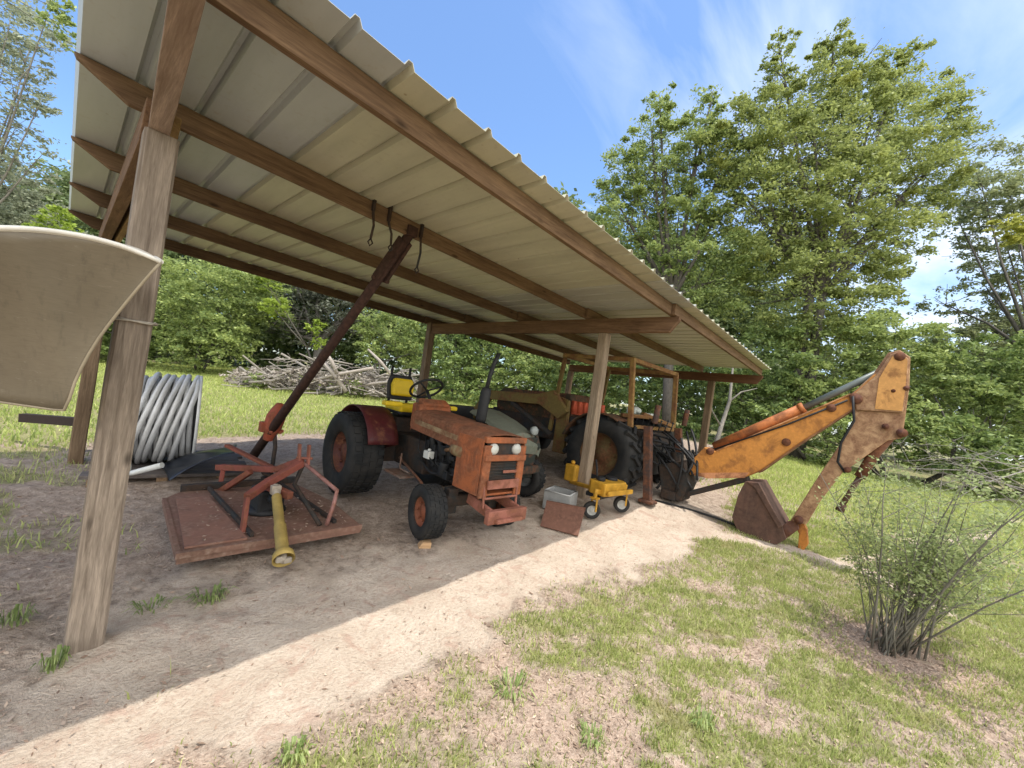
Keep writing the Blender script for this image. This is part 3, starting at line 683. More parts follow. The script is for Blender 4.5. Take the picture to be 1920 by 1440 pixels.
# ------------------------------------------------------------------ rotary mower with its yellow shaft
mow = thing('rotary_mower', 'rusty red brown rotary mower deck with bent hitch frame and yellow shaft cover', 'mower', tuple(on_g(470, 960)))
mw = rusty((.20, .105, .075), .5, 11., .8, (.17, .10, .07), (.27, .19, .145)); mwr = rusty((.21, .06, .042), .46, 12., .7)
A, D, Bk = on_g(334, 1040, .125), on_g(676, 986, .115), on_g(308, 936, .125); dz = .2
ex = Vector((D-A)).normalized(); n1_ = Vector((Bk-A)); ey = n1_.normalized(); wid = (Vector(D)-Vector(A)).length; dep = n1_.length
top = lambda a, c, z=0.: Vector(A)+ex*(a*wid)+ey*(c*dep)+Vector((0, 0, z))
b = MB(); poly = [(0, 0), (1, 0), (1.0, .55), (.86, 1.25), (.20, 1.25), (0, 1.0)]
up = [top(a, c) for a, c in poly]; lo = [Vector((q.x, q.y, ground_z(q.x, q.y)+.062)) for q in up]; n = len(poly)
b.add(up+lo, [tuple(range(n))]+[(i, n+i, n+(i+1) % n, (i+1) % n) for i in range(n)])
b.beam(top(-.005, 0, -.006), top(1.005, 0, -.006), .02, .03); b.beam(top(0, -.01, -.006), top(0, 1.0, -.006), .02, .03)
b.build('deck', mw, mow, world=True, solid=.012)
b = MB(); b.add([top(.03, .05, .012), top(.33, .05, .012), top(.25, .93, .012), top(.06, .93, .012)], [(0, 1, 2, 3)]); b.build('deck_plate', rusty((.23, .115, .08), .44, 15., .8, (.2, .11, .08), (.28, .2, .15)), mow, world=True, solid=.014)
b = MB(); b.beam(top(.36, .08, .02), top(.27, 1.1, .03), .025, .035); b.beam(top(.86, .1, .02), top(.76, 1.2, .02), .03, .03); b.beam(top(.1, 1.15, .03), top(.9, 1.15, .03), .05, .06); b.build('deck_rib', dk, mow, world=True, bevel=.004)
V_ = []; Q_ = []
for k in range(230):
    c_ = top(random.uniform(.12, .95), min(1.2, abs(random.gauss(.45, .35)))+.03, .02); a_ = random.uniform(0, 6.3); l_ = random.uniform(.008, .022); w_ = l_*random.uniform(.25, .5); j_ = len(V_)
    e1 = Vector((math.cos(a_), math.sin(a_), random.gauss(0, .2)))*l_; e2 = Vector((-math.sin(a_), math.cos(a_), random.gauss(0, .2)))*w_; c_ = c_-mow.location
    V_ += [c_-e1, c_-e2, c_+e1, c_+e2]; Q_.append((j_, j_+1, j_+2, j_+3))
fast_mesh('fallen_leaves', V_, Q_, litter_m, mow)
gb = top(.53, .52)
b = MB(); b.box(gb+Vector((0, 0, .10)), (.20, .24, .20)); b.lathe([(.001, 0), (.16, 0), (.14, .05), (.001, .05)], gb, (0, 0, 1), 20); b.tube([gb+Vector((0, .05, .14)), gb+Vector((-.01, .22, .15))], .04, 10); b.build('gearbox', blk, mow, world=True, bevel=.02)
def P(u, v, d): return Vector(on_d(u, v, d))
b = MB(); b.beam(P(454, 1003, 2.95), P(464, 932, 3.05), .06, .03, (1, 0, 0)); b.beam(P(463, 932, 3.05), P(500, 906, 3.25), .06, .05); b.beam(P(500, 906, 3.25), P(566, 868, 3.5), .065, .055); b.build('lower_hitch_arm', mwr, mow, world=True, bevel=.006)
b = MB(); b.beam(P(408, 876, 4.0), P(520, 880, 3.7), .055, .055); b.beam(P(520, 880, 3.7), P(566, 862, 3.5), .05, .05); b.beam(P(425, 835, 4.1), P(508, 876, 3.8), .05, .03); b.beam(P(412, 922, 3.75), P(470, 884, 3.7), .05, .05); b.beam(P(408, 940, 3.7), P(420, 872, 4.0), .04, .04); b.beam(P(500, 910, 3.3), P(545, 930, 3.2), .05, .06); b.build('hitch_frame', mwr, mow, world=True, bevel=.006)
b = MB(); b.beam(P(560, 874, 3.5), P(562, 832, 3.5), .045, .018, (1, 0, 0)); b.beam(P(577, 876, 3.5), P(580, 834, 3.5), .045, .018, (1, 0, 0)); b.tube([P(556, 858, 3.5), P(586, 860, 3.5)], .012, 8); b.build('hitch_mast', rusty((.28, .10, .07), .5, 13.), mow, world=True, bevel=.004)
b = MB(); b.tube([P(570, 868, 3.5), P(600, 893, 3.45), P(632, 920, 3.3), P(626, 945, 3.25), P(612, 985, 3.2)], .017, 8); b.build('brace', rusty((.30, .15, .13), .48, 14.), mow, world=True)
b = MB(); b.tube([P(568, 872, 3.5), P(552, 908, 3.45), P(575, 945, 3.3), P(600, 985, 3.2)], .018, 8); b.build('brace', dk, mow, world=True)
b = MB(); s1 = Vector(on_g(532, 1050, .075)); s0 = P(517, 918, 3.2); dv = (s1-s0); Ls = dv.length
b.lathe([(.022, .06), (.032, .08), (.033, Ls*.55), (.039, Ls*.56), (.039, Ls*.88), (.041, Ls*.885), (.064, Ls*.93), (.068, Ls)], s0, dv, 18); pt = b.build('shaft_cover', plain((.36, .255, .075), .6, .4), mow, world=True, solid=.005)
b = MB(); b.tube([s0-dv.normalized()*.04, s0+dv.normalized()*.08], .03, 10); b.box(s0, (.07, .05, .07)); b.build('shaft_yoke', plain((.34, .29, .23), .55, .4), pt, world=True, bevel=.006)
b = MB(); b.tube([s1-dv.normalized()*.08, s1+dv.normalized()*.015], .024, 10); b.box(s1+Vector((.02, .01, .0)), (.05, .035, .035)); b.box(s1+Vector((-.03, 0, .01)), (.04, .03, .04)); b.build('shaft_yoke', plain((.34, .29, .23), .55, .4), pt, world=True, bevel=.006)

# ------------------------------------------------------------------ post hole digger hung under the roof
dig = thing('post_hole_digger', 'long dark rusty digger boom with red gearbox slanting up to a roof purlin', 'digger', tuple(on_g(492, 880)))
T0, T1 = Vector(on_y(772, 434, -.24)), P(474, 856, 4.25)
bm = rusty((.045, .024, .018), .6, 21., .8, (.052, .026, .019), (.085, .042, .03)); gbx = rusty((.27, .06, .03), .45, 22.)
b = MB(); b.tube([T0, T0.lerp(T1, .3), T1], [.038, .042, .044], 10); b.build('boom', bm, dig, world=True)
b = MB(); q = T0.lerp(T1, .03); q2 = T0.lerp(T1, .17); b.beam(q+Vector((.03, 0, 0)), q2+Vector((.05, 0, 0)), .03, .1); b.beam(q-Vector((.035, 0, 0)), q2-Vector((.03, 0, 0)), .02, .09); b.tube([q2+Vector((-.06, 0, 0)), q2+Vector((.1, 0, 0))], .02, 8); b.box(T0, (.09, .05, .08)); b.build('boom_clevis', bm, dig, world=True, bevel=.006)
g0 = P(514, 792, 4.15)
b = MB(); b.lathe([(.001, -.20), (.045, -.19), (.06, -.12), (.085, -.08), (.09, .06), (.07, .13), (.04, .20), (.001, .21)], g0, (.18, .05, 1), 14)
for k in range(6): a = k*math.pi/3; b.box(g0+Vector((math.cos(a)*.085, math.sin(a)*.085, -.09)), (.03, .03, .03))
b.box(g0+Vector((-.07, -.02, -.05)), (.10, .08, .10)); b.build('gearbox', gbx, dig, world=True, bevel=.006)
b = MB(); g1 = P(516, 838, 4.15); g2 = Vector((g1.x, g1.y, ground_z(g1.x, g1.y)-.05)); b.tube([g0, g1, g2], .018, 8)
fl = []
for k in range(60): a = k*.55; z = g2.z+.02+.28*k/60; fl += [(g1.x+.018*math.cos(a), g1.y+.018*math.sin(a), z), (g1.x+.09*math.cos(a), g1.y+.09*math.sin(a), z-.01)]
b.add(fl, [(2*k, 2*k+2, 2*k+3, 2*k+1) for k in range(59)], True); b.build('auger', dk, dig, world=True, solid=.006)
for (u0, v0, u1, v1, lab) in ((700, 398, 695, 447, 'short black strap hanging from a purlin, left of the digger boom top'), (729, 418, 733, 458, 'middle short strap hanging between the left strap and the digger boom top'), (789, 448, 782, 500, 'black strap hanging from a purlin just right of the digger boom top')):
    a0 = Vector(on_y(u0, v0, -.22)); a1 = Vector(on_y(u1, v1, -.22)); b = MB()
    b.tube([a0+Vector((0, 0, .06)), a0, a0.lerp(a1, .5)+Vector((.008, .01, 0)), a1], .009, 6); b.tube([a1, a1+Vector((.02, 0, -.03)), a1+Vector((0, 0, -.055)), a1+Vector((-.018, 0, -.03)), a1], .006, 6)
    b.box(a0+Vector((0, -.017, .075)), (.02, .05, .12))
    tag(b.build('hanging_strap', dk), lab, 'strap', 'straps hung from the purlin')
# ------------------------------------------------------------------ conduit reel on a low platform
rc = Vector(on_d(309, 783, 4.55)); pl_top = ground_z(rc.x, rc.y)+.065; rr = rc.z-pl_top
AX = Vector((.985, .17, .03)).normalized()
reel = thing('hose_reel', 'large drum wound with grey plastic conduit behind the nearest post', 'reel', (rc.x, rc.y, pl_top))
cond = plain((.54, .545, .545), .42, .22, 6., .1); condd = plain((.40, .405, .41), .45, .25, 6., .1)
b = MB(); b.lathe([(.001, -.27), (rr*.80, -.27), (rr*.80, .27), (.001, .27)], rc, AX, 30); b.build('drum', plain((.07, .07, .075), .6), reel, world=True)
u = AX.cross(Vector((0, 0, 1))).normalized(); wv = AX.cross(u)
def wrap(k, mat, r0, tilt, ph):
    h = -.24+.48*k; pts = []
    for i in range(41):
        a = 2*math.pi*i/40; pts.append(rc+AX*min(.26, max(-.26, h+tilt*math.sin(a+ph)))+(u*math.cos(a)+wv*math.sin(a))*(r0+.010*math.sin(3*a+k*9)))
    b = MB(); b.tube(pts, .025, 8, False); b.build('conduit_turn', mat, reel, world=True)
for k in range(10): wrap(k/9, (cond, condd)[k % 2], rr*.86, .02, 1.)
for k in range(7): wrap(.08+k/7.2, cond if k % 3 else plain((.5, .51, .52), .35, .15, 5., .1), rr*.95, .11+.02*(k % 2), 2.9)
for s in (-1, 1):
    b = MB(); b.lathe([(rr*.90, s*.285-.014), (rr, s*.285-.014), (rr, s*.285+.014), (rr*.90, s*.285+.014)], rc, AX, 40, close=True)
    for k in range(6): a = k*math.pi/3; d = u*math.cos(a)+wv*math.sin(a); b.beam(rc+AX*s*.285, rc+AX*s*.285+d*rr*.92, .035, .02, AX)
    b.build('flange', plain((.56, .57, .57), .4, .15), reel, world=True)
pc = on_g(300, 872); pf = thing('platform', 'low weathered plank platform under the conduit reel', 'platform', (pc[0], pc[1], ground_z(pc[0], pc[1])))
plk = wood('x', (.19, .165, .15), (.08, .065, .06)); ea = Vector((.99, .14, 0)); eb = Vector((-.14, .99, 0)); C0 = Vector((rc.x, rc.y, 0))+eb*(-.05)+ea*.05
for k in range(6):
    c = C0+eb*(-.5+.2*k); c.z = pl_top-.02; b = MB(); b.beam(c-ea*(.50+.05*(k % 3)), c+ea*(.72+.06*(k % 2)), .185, .035); b.build('plank', plk, pf, world=True, bevel=.004)
for k in (-.5, 0, .5):
    c = C0+ea*k; gzz = ground_z(c.x, c.y); b = MB(); c.z = (gzz-.02+pl_top-.04)/2; b.beam(c-eb*.58, c+eb*.58, .09, pl_top-.04-gzz+.04); b.build('bearer', wood('y', (.33, .22, .13), (.16, .1, .06)), pf, world=True, bevel=.005)
q0, q1, q2 = P(238, 806, 4.0), P(240, 889, 3.98), P(304, 872, 3.98)
b = MB(); b.tube([q0, q0.lerp(q1, .8), q1+Vector((.0, 0, .0)), q1.lerp(q2, .15), q2], .028, 10); tag(b.build('pvc_elbow', plain((.62, .63, .61), .35, .1)), 'white plastic pipe elbow on the platform, left foot of the conduit reel', 'pipe')
# dark sheet thrown over the platform's end
def tarp(i, j):
    near = P(318+122*i, 898-52*i-10*math.sin(i*3.1), 3.85+.25*i); far_ = P(300+145*i, 868-42*i-4*math.sin(i*5), 4.35+.2*i)
    q = near.lerp(far_, j); q.z += .025*math.sin(9*i+4*j)*math.sin(3.1*j)-.02; q.z = max(q.z, ground_z(q.x, q.y)+.03); return q
b = MB(); b.grid(tarp, 22, 12); tag(b.build('tarp', plain((.03, .036, .05), .28, .5, 5., .5), solid=.006), 'crumpled blue black sheet sloping up between the conduit reel and mower frame', 'tarp')

# ------------------------------------------------------------------ utility cart behind the orange tractor
hg = rusty((.14, .15, .115), .34, 31., .75); dkg = rusty((.022, .027, .022), .4, 32., .7)
wl = on_d(986, 897, 5.0); gz_ = ground_z(wl[0], wl[1])
ut = thing('utility_cart', 'dark green utility cart with sloping grey green hood between orange tractor and middle post', 'cart', (wl[0]-.3, wl[1]-.6, gz_))
for (dx, dy) in ((0, 0), (-.60, .05), (0, -1.5), (-.60, -1.45)):
    wheel(ut, (wl[0]+dx, wl[1]+dy, gz_+.225), (1, -.25 if dy > -1 else 0, 0), .225, .19, .11, plain((.15, .155, .15), .55, .3), -1, 20, .01, True, True)
hp_ = [P(940, 772, 5.65), P(1006, 817, 4.98), P(1014, 838, 4.95)]
b = MB(); sx = Vector((-.66, .07, -.0))
prof = [hp_[0]+Vector((0, 0, .0)), hp_[0].lerp(hp_[1], .5)+Vector((0, 0, .02)), hp_[1], hp_[2], hp_[2]+Vector((0, -.02, -.10))]
vs = []
for q in prof: vs += [q+Vector((0, 0, -.03)), q-Vector((.04, 0, 0)), q+sx*.5+Vector((0, 0, .035)), q+sx+Vector((.04, 0, 0)), q+sx+Vector((0, 0, -.03))]
n = 5; b.add(vs, [(i*n+k, i*n+k+1, i*n+n+k+1, i*n+n+k) for i in range(len(prof)-1) for k in range(n-1)])
b.build('hood', hg, ut, world=True, solid=.015, bevel=.004)
b = MB(); by = hp_[2]
b.prism([(0, 0), (-1.9, 0), (-1.9, .35), (-1.1, .42), (-.75, .62), (-.05, .56), (.02, .40), (-.05, .25), (-.28, .45), (-.48, .25), (-.5, .1)], (by.x-.05, by.y, gz_+.22), (0, 1, 0), (0, 0, 1), .06)
b.prism([(0, 0), (-1.9, 0), (-1.9, .35), (-1.1, .42), (-.75, .62), (-.05, .56), (.02, .40), (-.05, .25)], (by.x-.62, by.y+.06, gz_+.22), (0, 1, 0), (0, 0, 1), .06)
b.box((by.x-.34, by.y-.03, gz_+.55), (.54, .05, .36)); b.box((by.x-.34, by.y-.9, gz_+.30), (.52, 1.8, .12)); b.box((by.x-.34, by.y+.04, gz_+.36), (.6, .07, .1)); b.box((by.x-.34, by.y-1.6, gz_+.66), (.62, .8, .26))
b.build('body', dkg, ut, world=True, bevel=.015)
b = MB(); b.lathe([(.001, .02), (.04, .015), (.055, 0), (.055, -.03), (.001, -.03)], P(1003, 808, 4.85), (-.25, .95, .15), 18); b.build('headlight', plain((.27, .29, .28), .25, .2), ut, world=True)
b = MB(); b.box((by.x-.34, by.y-1.0, gz_+.62), (.5, .4, .1)); b.box((by.x-.34, by.y-1.2, gz_+.80), (.5, .09, .30)); b.build('seat', blk, ut, world=True, bevel=.03)

# ------------------------------------------------------------------ yellow gauge wheel mower by the middle post
zy = plain((.50, .27, .03), .5, .4, 9., .2); c1, c2 = on_g(1110, 973), on_g(1166, 961)
zm = thing('finish_mower', 'small bright yellow mower deck on two caster wheels at the middle post', 'mower', (float((c1[0]+c2[0])/2), float((c1[1]+c2[1])/2-.2), ground_z(c1[0], c1[1])))
o_ = P(1142, 914, 4.72)
for c in (c1, c2):
    g_ = ground_z(c[0], c[1]); wheel(zm, (c[0], c[1]-.02, g_+.095), (.75, -.66, 0), .095, .06, .055, plain((.45, .45, .42), .5), -1, world=True, name='caster')
    b = MB()
    for s in (-1, 1): b.beam((c[0]+s*.03, c[1]-.047*s, g_+.095), (c[0]+s*.03, c[1]-.047*s, g_+.23), .03, .012)
    b.box((c[0], c[1], g_+.235), (.085, .085, .02)); b.tube([(c[0], c[1], g_+.22), (c[0], c[1], g_+.34)], .022, 10); b.beam((c[0], c[1], g_+.31), (c[0]+(o_.x-c[0])*.5, c[1]+(o_.y-c[1])*.8, g_+.30), .05, .05); b.build('caster_arm', zy, zm, world=True, bevel=.005)
d0 = Vector((float(c1[0]), float(c1[1]), ground_z(c1[0], c1[1]))); ax2 = Vector((.985, .12, 0)).normalized(); ay2 = Vector((.12, -.985, 0))
b = MB(); o_ = P(1142, 914, 4.72)
b.prism([(-.22, -.10), (.20, -.10), (.24, -.04), (.24, .10), (.18, .16), (-.18, .16), (-.22, .10)], o_, ax2, ay2, .15); b.beam(o_-ax2*.2+ay2*-.13+Vector((0, 0, -.03)), o_+ax2*.3+ay2*-.13+Vector((0, 0, -.03)), .03, .06); b.build('deck', zy, zm, world=True, bevel=.02)
b = MB(); b.lathe([(.001, 0), (.075, 0), (.07, .03), (.001, .035)], o_+ax2*.10+ay2*.05+Vector((0, 0, .076)), (0, 0, 1), 16); b.lathe([(.001, 0), (.05, 0), (.05, .04), (.001, .045)], o_-ax2*.12+ay2*.04+Vector((0, 0, .076)), (0, 0, 1), 14); b.box(o_+ay2*.10+Vector((0, 0, -.10)), (.36, .2, .05)); b.tube([o_-ax2*.1+ay2*.1, o_-ax2*.12+ay2*.12+Vector((0, 0, .2)), o_-ax2*.05+ay2*.2+Vector((0, 0, .28))], .012, 8); b.build('belt_cover', blk, zm, world=True, bevel=.005)
b = MB(); q = P(1072, 886, 5.25); b.box(q, (.11, .16, .22)); b.lathe([(.001, 0), (.03, 0), (.03, .05), (.001, .05)], q+Vector((0, 0, .11)), (0, 0, 1), 10); b.beam(q+Vector((0, 0, -.12)), o_+Vector((-.1, -.15, -.04)), .05, .05); b.build('tank', zy, zm, world=True, bevel=.02)

# pale metal box and the rusty plate leaning on it
bx0, bx1 = P(1020, 939, 4.6), P(1066, 945, 4.47); dirx = (bx1-bx0); dirx.z = 0; wx_ = dirx.length; dirx.normalize(); diry = Vector((dirx.y, -dirx.x, 0)); diry = diry if diry.y < 0 else -diry
bc = (bx0+bx1)/2+diry*.14; gb_ = ground_z(bc.x, bc.y); box = thing('metal_box', 'pale grey open metal box behind the leaning rusty plate', 'box', (bc.x, bc.y, gb_))
b = MB(); m3 = Matrix((dirx, diry, Vector((0, 0, 1)))).transposed(); hh = .20
for (cx, cy, sx_, sy_) in ((0, -.14, wx_, .012), (0, .14, wx_, .012), (-wx_/2, 0, .012, .28), (wx_/2, 0, .012, .28)): b.box(Vector((bc.x, bc.y, gb_+hh/2-.005))+dirx*cx+diry*cy, (sx_+.012, sy_, hh), m3)
b.box(Vector((bc.x, bc.y, gb_+.01)), (wx_, .28, .012), m3); b.build('box_wall', plain((.30, .30, .29), .5, .25), box, world=True)
b = MB(); b.tube([Vector((bc.x, bc.y, gb_+hh))+dirx*a*wx_/2+diry*c*.146 for a, c in ((-1, -1), (1, -1), (1, 1), (-1, 1), (-1, -1))], .009, 6); b.build('box_rim', plain((.42, .42, .41), .45, .2), box, world=True)
k0, k1, k2, k3 = Vector(on_g(1013, 986)), Vector(on_g(1084, 1005)), P(1097, 955, 4.28), P(1025, 941, 4.36)
b = MB(); b.add([k0, k1, k2, k3], [(0, 1, 2, 3)]); b.beam(k3, k2, .025, .025); tag(b.build('rusty_plate', rusty((.16, .075, .05), .45, 41., .75, (.13, .062, .042), (.18, .095, .065)), solid=.012), 'flat rusty brown steel plate leaning at the foot of the middle post', 'steel plate')

# ------------------------------------------------------------------ backhoe loader
XB = 5.6
def Q(u, v, x=XB): return Vector(on_x(u, v, x))
def yz(pts, x=XB): return [(Q(u, v, x).y, Q(u, v, x).z) for u, v in pts]
bh = thing('backhoe_loader', 'old yellow backhoe loader with rust streaked boom folded over its bucket, seen from behind', 'backhoe', (XB, 0, ground_z(XB, 0)))
YB = (.56, .235, .05); yb = rusty(YB, .425, 51., .6, (.20, .08, .03), (.30, .13, .05)); yst = rusty((.46, .28, .15), .535, 52., .7, (.22, .11, .06), (.34, .20, .12), 1.9); yold = rusty((.25, .15, .045), .5, 53., .7); fdk = rusty((.05, .038, .022), .5, 66., .8); brn = rusty((.13, .07, .05), .5, 54., .8, (.075, .045, .035), (.12, .07, .05))
olive = rusty((.15, .105, .03), .46, 55., .75); rimc = rusty((.13, .09, .035), .52, 65., .8)
g0_ = ground_z(4.95, 0)
for s in (-1, 1):
    wheel(bh, (XB+s*.66, -.05, g0_+.47), (1, 0, 0), .515, .40, .29, rimc, s, 20, .035, False, True, .1); wheel(bh, (XB+s*.60, -2.25, g0_+.37), (1, 0, 0), .36, .24, .2, rimc, s, 0, world=True)
    # mudguard
    b = MB(); b.grid(lambda i, j, s=s: Vector((XB+s*(.42+.46*j), -.08+.58*math.cos(R(62+i*100)), g0_+.46+.57*math.sin(R(62+i*100)))), 16, 4); b.build('fender', fdk, bh, world=True, solid=.014)
    # loader arm
    b = MB(); xa = XB+s*.62; b.prism([(-.75, 1.08), (-1.05, 1.38), (-1.35, 1.28), (-2.5, 1.22), (-3.0, .62), (-2.9, .52), (-2.42, 1.06), (-1.3, 1.12), (-.9, .95)], (xa, 0, g0_-.12), (0, 1, 0), (0, 0, 1), .09); b.build('loader_arm', olive, bh, world=True, bevel=.01)
    b = MB(); b.prism([(-1.0, .35), (-.78, .35), (-.82, 1.18), (-1.0, 1.22)], (xa-s*.1, 0, g0_-.05), (0, 1, 0), (0, 0, 1), .08); b.build('loader_mast', olive, bh, world=True, bevel=.01)
    b = MB(); b.tube([(xa, -1.0, g0_+.55), (xa, -1.9, g0_+.95)], .045, 10); b.tube([(xa, -1.9, g0_+.95), (xa, -2.4, g0_+1.08)], .025, 8); b.build('lift_cylinder', dk, bh, world=True)
b = MB(); b.box((XB, -1.5, g0_+.62), (.62, 2.3, .36)); b.box((XB, -.1, g0_+.62), (.86, .8, .42)); b.box((XB, -2.3, g0_+.4), (1.0, .22, .2)); b.box((XB, .36, g0_+.55), (.95, .14, .62)); b.build('chassis', dk, bh, world=True, bevel=.02)
b = MB(); b.prism([(-.85, 0), (-2.55, -.05), (-2.6, .30), (-2.45, .40), (-.95, .46)], (XB, 0, g0_+.78), (0, 1, 0), (0, 0, 1), .62); b.box((XB, -2.57, g0_+.95), (.5, .06, .3)); b.build('hood', fdk, bh, world=True, bevel=.03)
b = MB(); b.grid(lambda i, j: Vector((XB-.95+1.9*i, -2.85-.42*math.sin(math.pi*(.05+j*.9)), g0_+.12+.62*j)), 4, 10)
for s in (-1, 1): b.prism([(-2.85, .1), (-2.86, .74), (-3.2, .55), (-3.25, .3), (-3.05, .12)], (XB+s*.95, 0, g0_), (0, 1, 0), (0, 0, 1), .02)
b.build('loader_bucket', brn, bh, world=True, solid=.02)
# canopy frame
xl, xr = 4.97, 6.23; pL, pLb, pR, pRb = Q(1187, 674, xl), Q(1183, 792, xl), Q(1268, 702, xr), Q(1262, 802, xr)
for (tp, bt, rail) in ((pL, pLb, -1), (pR, pRb, 1)):
    fz_ = Vector((tp.x-rail*.05, tp.y-1.15, tp.z)); fb = Vector((tp.x-rail*.05, tp.y-1.25, bt.z-.35))
    b = MB(); b.beam(Vector((bt.x, bt.y, g0_+.9)), tp, .055, .07, (0, 1, 0)); b.build('canopy_post', yold, bh, world=True, bevel=.008)
    b = MB(); b.beam(fb, fz_, .05, .06, (0, 1, 0)); b.build('canopy_post', olive, bh, world=True, bevel=.008)
    b = MB(); b.beam(tp+Vector((0, .03, 0)), fz_-Vector((0, .03, 0)), .05, .06); b.build('canopy_rail', yold, bh, world=True, bevel=.008)
for dy_ in (0, -1.15): b = MB(); b.beam(pL+Vector((0, dy_, 0)), pR+Vector((0, dy_, 0)), .05, .06); b.build('canopy_rail', yold, bh, world=True, bevel=.008)
# seat: worn red-orange vinyl with upright pleats
sc_ = (Q(1070, 766, 5.3)+Q(1134, 768, 5.6))/2; dS = (Q(1134, 768, 5.6)-Q(1070, 766, 5.3)); dS.z = 0; wS = dS.length; dS.normalize(); nS = Vector((dS.y, -dS.x, 0))
b = MB()
for k in range(6): c = sc_+dS*(-wS/2+wS*(k+.5)/6); b.tube([c+Vector((0, 0, -.09)), c+Vector((0, 0, .10))], wS/12*1.02, 10)
b.box(sc_-Vector((0, 0, .02)), (wS*.96, .06, .2), Matrix((dS, nS, Vector((0, 0, 1)))).transposed()); seat = b.build('seat', plain((.42, .075, .03), .5, .35, 12., .3), bh, world=True, bevel=.01)
b = MB(); b.box(sc_+Vector((0, 0, -.20)), (wS, .42, .10), Matrix((dS, nS, Vector((0, 0, 1)))).transposed()); b.box(sc_+Vector((0, 0, -.42)), (.2, .2, .36)); b.build('seat_base', blk, seat, world=True, bevel=.02)
b = MB(); b.tube([Q(1118, 785, 5.1), Q(1121, 818, 5.1)], .013, 8); b.lathe([(.001, -.02), (.02, 0), (.001, .02)], Q(1121, 820, 5.1), (0, 0, 1), 10); b.build('lever', plain((.55, .55, .55), .35, .2), bh, world=True)
# control console: levers, valve block, tangled hoses
b = MB(); b.beam(Q(1165, 778, 5.05), Q(1215, 782, 5.3), .12, .05); b.beam(Q(1205, 776, 5.3), Q(1262, 800, 5.7), .09, .05); b.beam(Q(1190, 800, 5.2), Q(1262, 806, 5.9), .05, .05); b.build('console', yold, bh, world=True, bevel=.008)
b = MB()
for k in range(7): u0 = 1190+11*k; q = Q(u0, 800+k*2, 5.45); b.tube([q, q+Vector((.02*(k % 3-1), .03, .13+.02*(k % 2)))], .008, 6); b.lathe([(.001, -.018), (.018, 0), (.001, .018)], q+Vector((.02*(k % 3-1), .03, .14+.02*(k % 2))), (0, 0, 1), 8)
b.build('lever', blk, bh, world=True)
b = MB(); b.box(Q(1188, 770, 5.5)+Vector((0, 0, 0)), (.2, .14, .1)); b.lathe([(.001, 0), (.08, 0), (.07, .06), (.001, .08)], Q(1192, 772, 5.5), (0, .3, 1), 12); b.box(Q(1218, 778, 5.6), (.17, .12, .05)); b.build('lamp', plain((.38, .4, .36), .4, .2), bh, world=True, bevel=.02)
rnd = random.Random(4); b = MB()
for k in range(26):
    a = Q(rnd.uniform(1195, 1300), rnd.uniform(800, 870), rnd.uniform(5.3, 5.75)); c = Q(rnd.uniform(1225, 1310), rnd.uniform(850, 925), rnd.uniform(5.35, 5.8)); md = (a+c)/2+Vector((rnd.uniform(-.1, .1), rnd.uniform(0, .18), rnd.uniform(-.12, .12)))
    pts = [a*(1-t_)**2+md*2*t_*(1-t_)+c*t_**2 for t_ in [i/8 for i in range(9)]]; b.tube(pts, rnd.uniform(.011, .019), 7)
b.tube([Q(1255, 880)+Vector((.1*0, .15*math.cos(a), .15*math.sin(a))) for a in [i*.35 for i in range(19)]], .018, 7); b.build('hydraulic_hoses', blk, bh, world=True)
b = MB(); b.prism(yz([(1243, 870), (1290, 862), (1300, 905), (1285, 938), (1250, 932)]), (XB, 0, 0), (0, 1, 0), (0, 0, 1), .34); b.tube([Q(1268, 848), Q(1268, 936)], .07, 12); b.box(Q(1262, 925), (.42, .2, .12)); b.build('swing_frame', dk, bh, world=True, bevel=.012)
for s, x in ((-1, 5.06), (1, 6.2)):
    b = MB(); t0, t1 = Vector((x, .48, g0_+.95)), Vector((x+s*.02, .62, ground_z(x, .6)+.03)); b.beam(t0, t1, .09, .10, (0, 1, 0)); b.tube([t0+Vector((0, .08, .05)), t0+Vector((0, .10, .30))], .04, 10)
    b.box(t1, (.17, .20, .04)); b.build('stabilizer', rusty((.055, .038, .034), .52, 56.), bh, world=True, bevel=.01)
b = MB(); b.beam(Q(1258, 934), Q(1404, 897), .16, .07); b.build('swing_arm', dk, bh, world=True, bevel=.01)
# boom: box beam with heavy heel, cylinder on its back
boomp = [(1297, 889), (1302, 862), (1325, 838), (1345, 846), (1480, 789), (1600, 739), (1614, 728), (1636, 706), (1664, 692), (1640, 752), (1600, 768), (1500, 832), (1425, 884), (1400, 894), (1330, 895)]
b = MB(); b.prism(yz(boomp), (XB, 0, 0), (0, 1, 0), (0, 0, 1), .20); bo = b.build('boom', yb, bh, world=True, bevel=.012)
b = MB(); b.beam(Q(1348, 845), Q(1596, 740), .235, .014); b.build('boom_flange', rusty((.62, .30, .13), .45, 70.), bo, world=True)
b = MB(); b.beam(Q(1426, 885), Q(1500, 833.5), .235, .014); b.beam(Q(1500, 833.5), Q(1598, 769.5), .235, .014); b.build('boom_flange', rusty((.30, .14, .06), .5, 71.), bo, world=True)
b = MB()
for s in (-1, 1): b.prism(yz([(1300, 886), (1408, 885), (1400, 895), (1330, 896)]), (XB+s*.105, 0, 0), (0, 1, 0), (0, 0, 1), .012)
b.build('boom_plate', rusty((.55, .25, .12), .46, 57.), bo, world=True)
b = MB(); q0, q1, q2 = Q(1340, 838), Q(1500, 768), Q(1660, 692); b.tube([q0, q1], .062, 14); b.tube([q1, q1+(q1-q0).normalized()*.05], .07, 14); cy = b.build('cylinder', rusty((.42, .14, .04), .46, 58.), bo, world=True)
b = MB(); b.tube([q1, q2], .036, 12); b.build('cylinder_rod', plain((.14, .16, .15), .4, .3, 6., .1), cy, world=True)
b = MB()
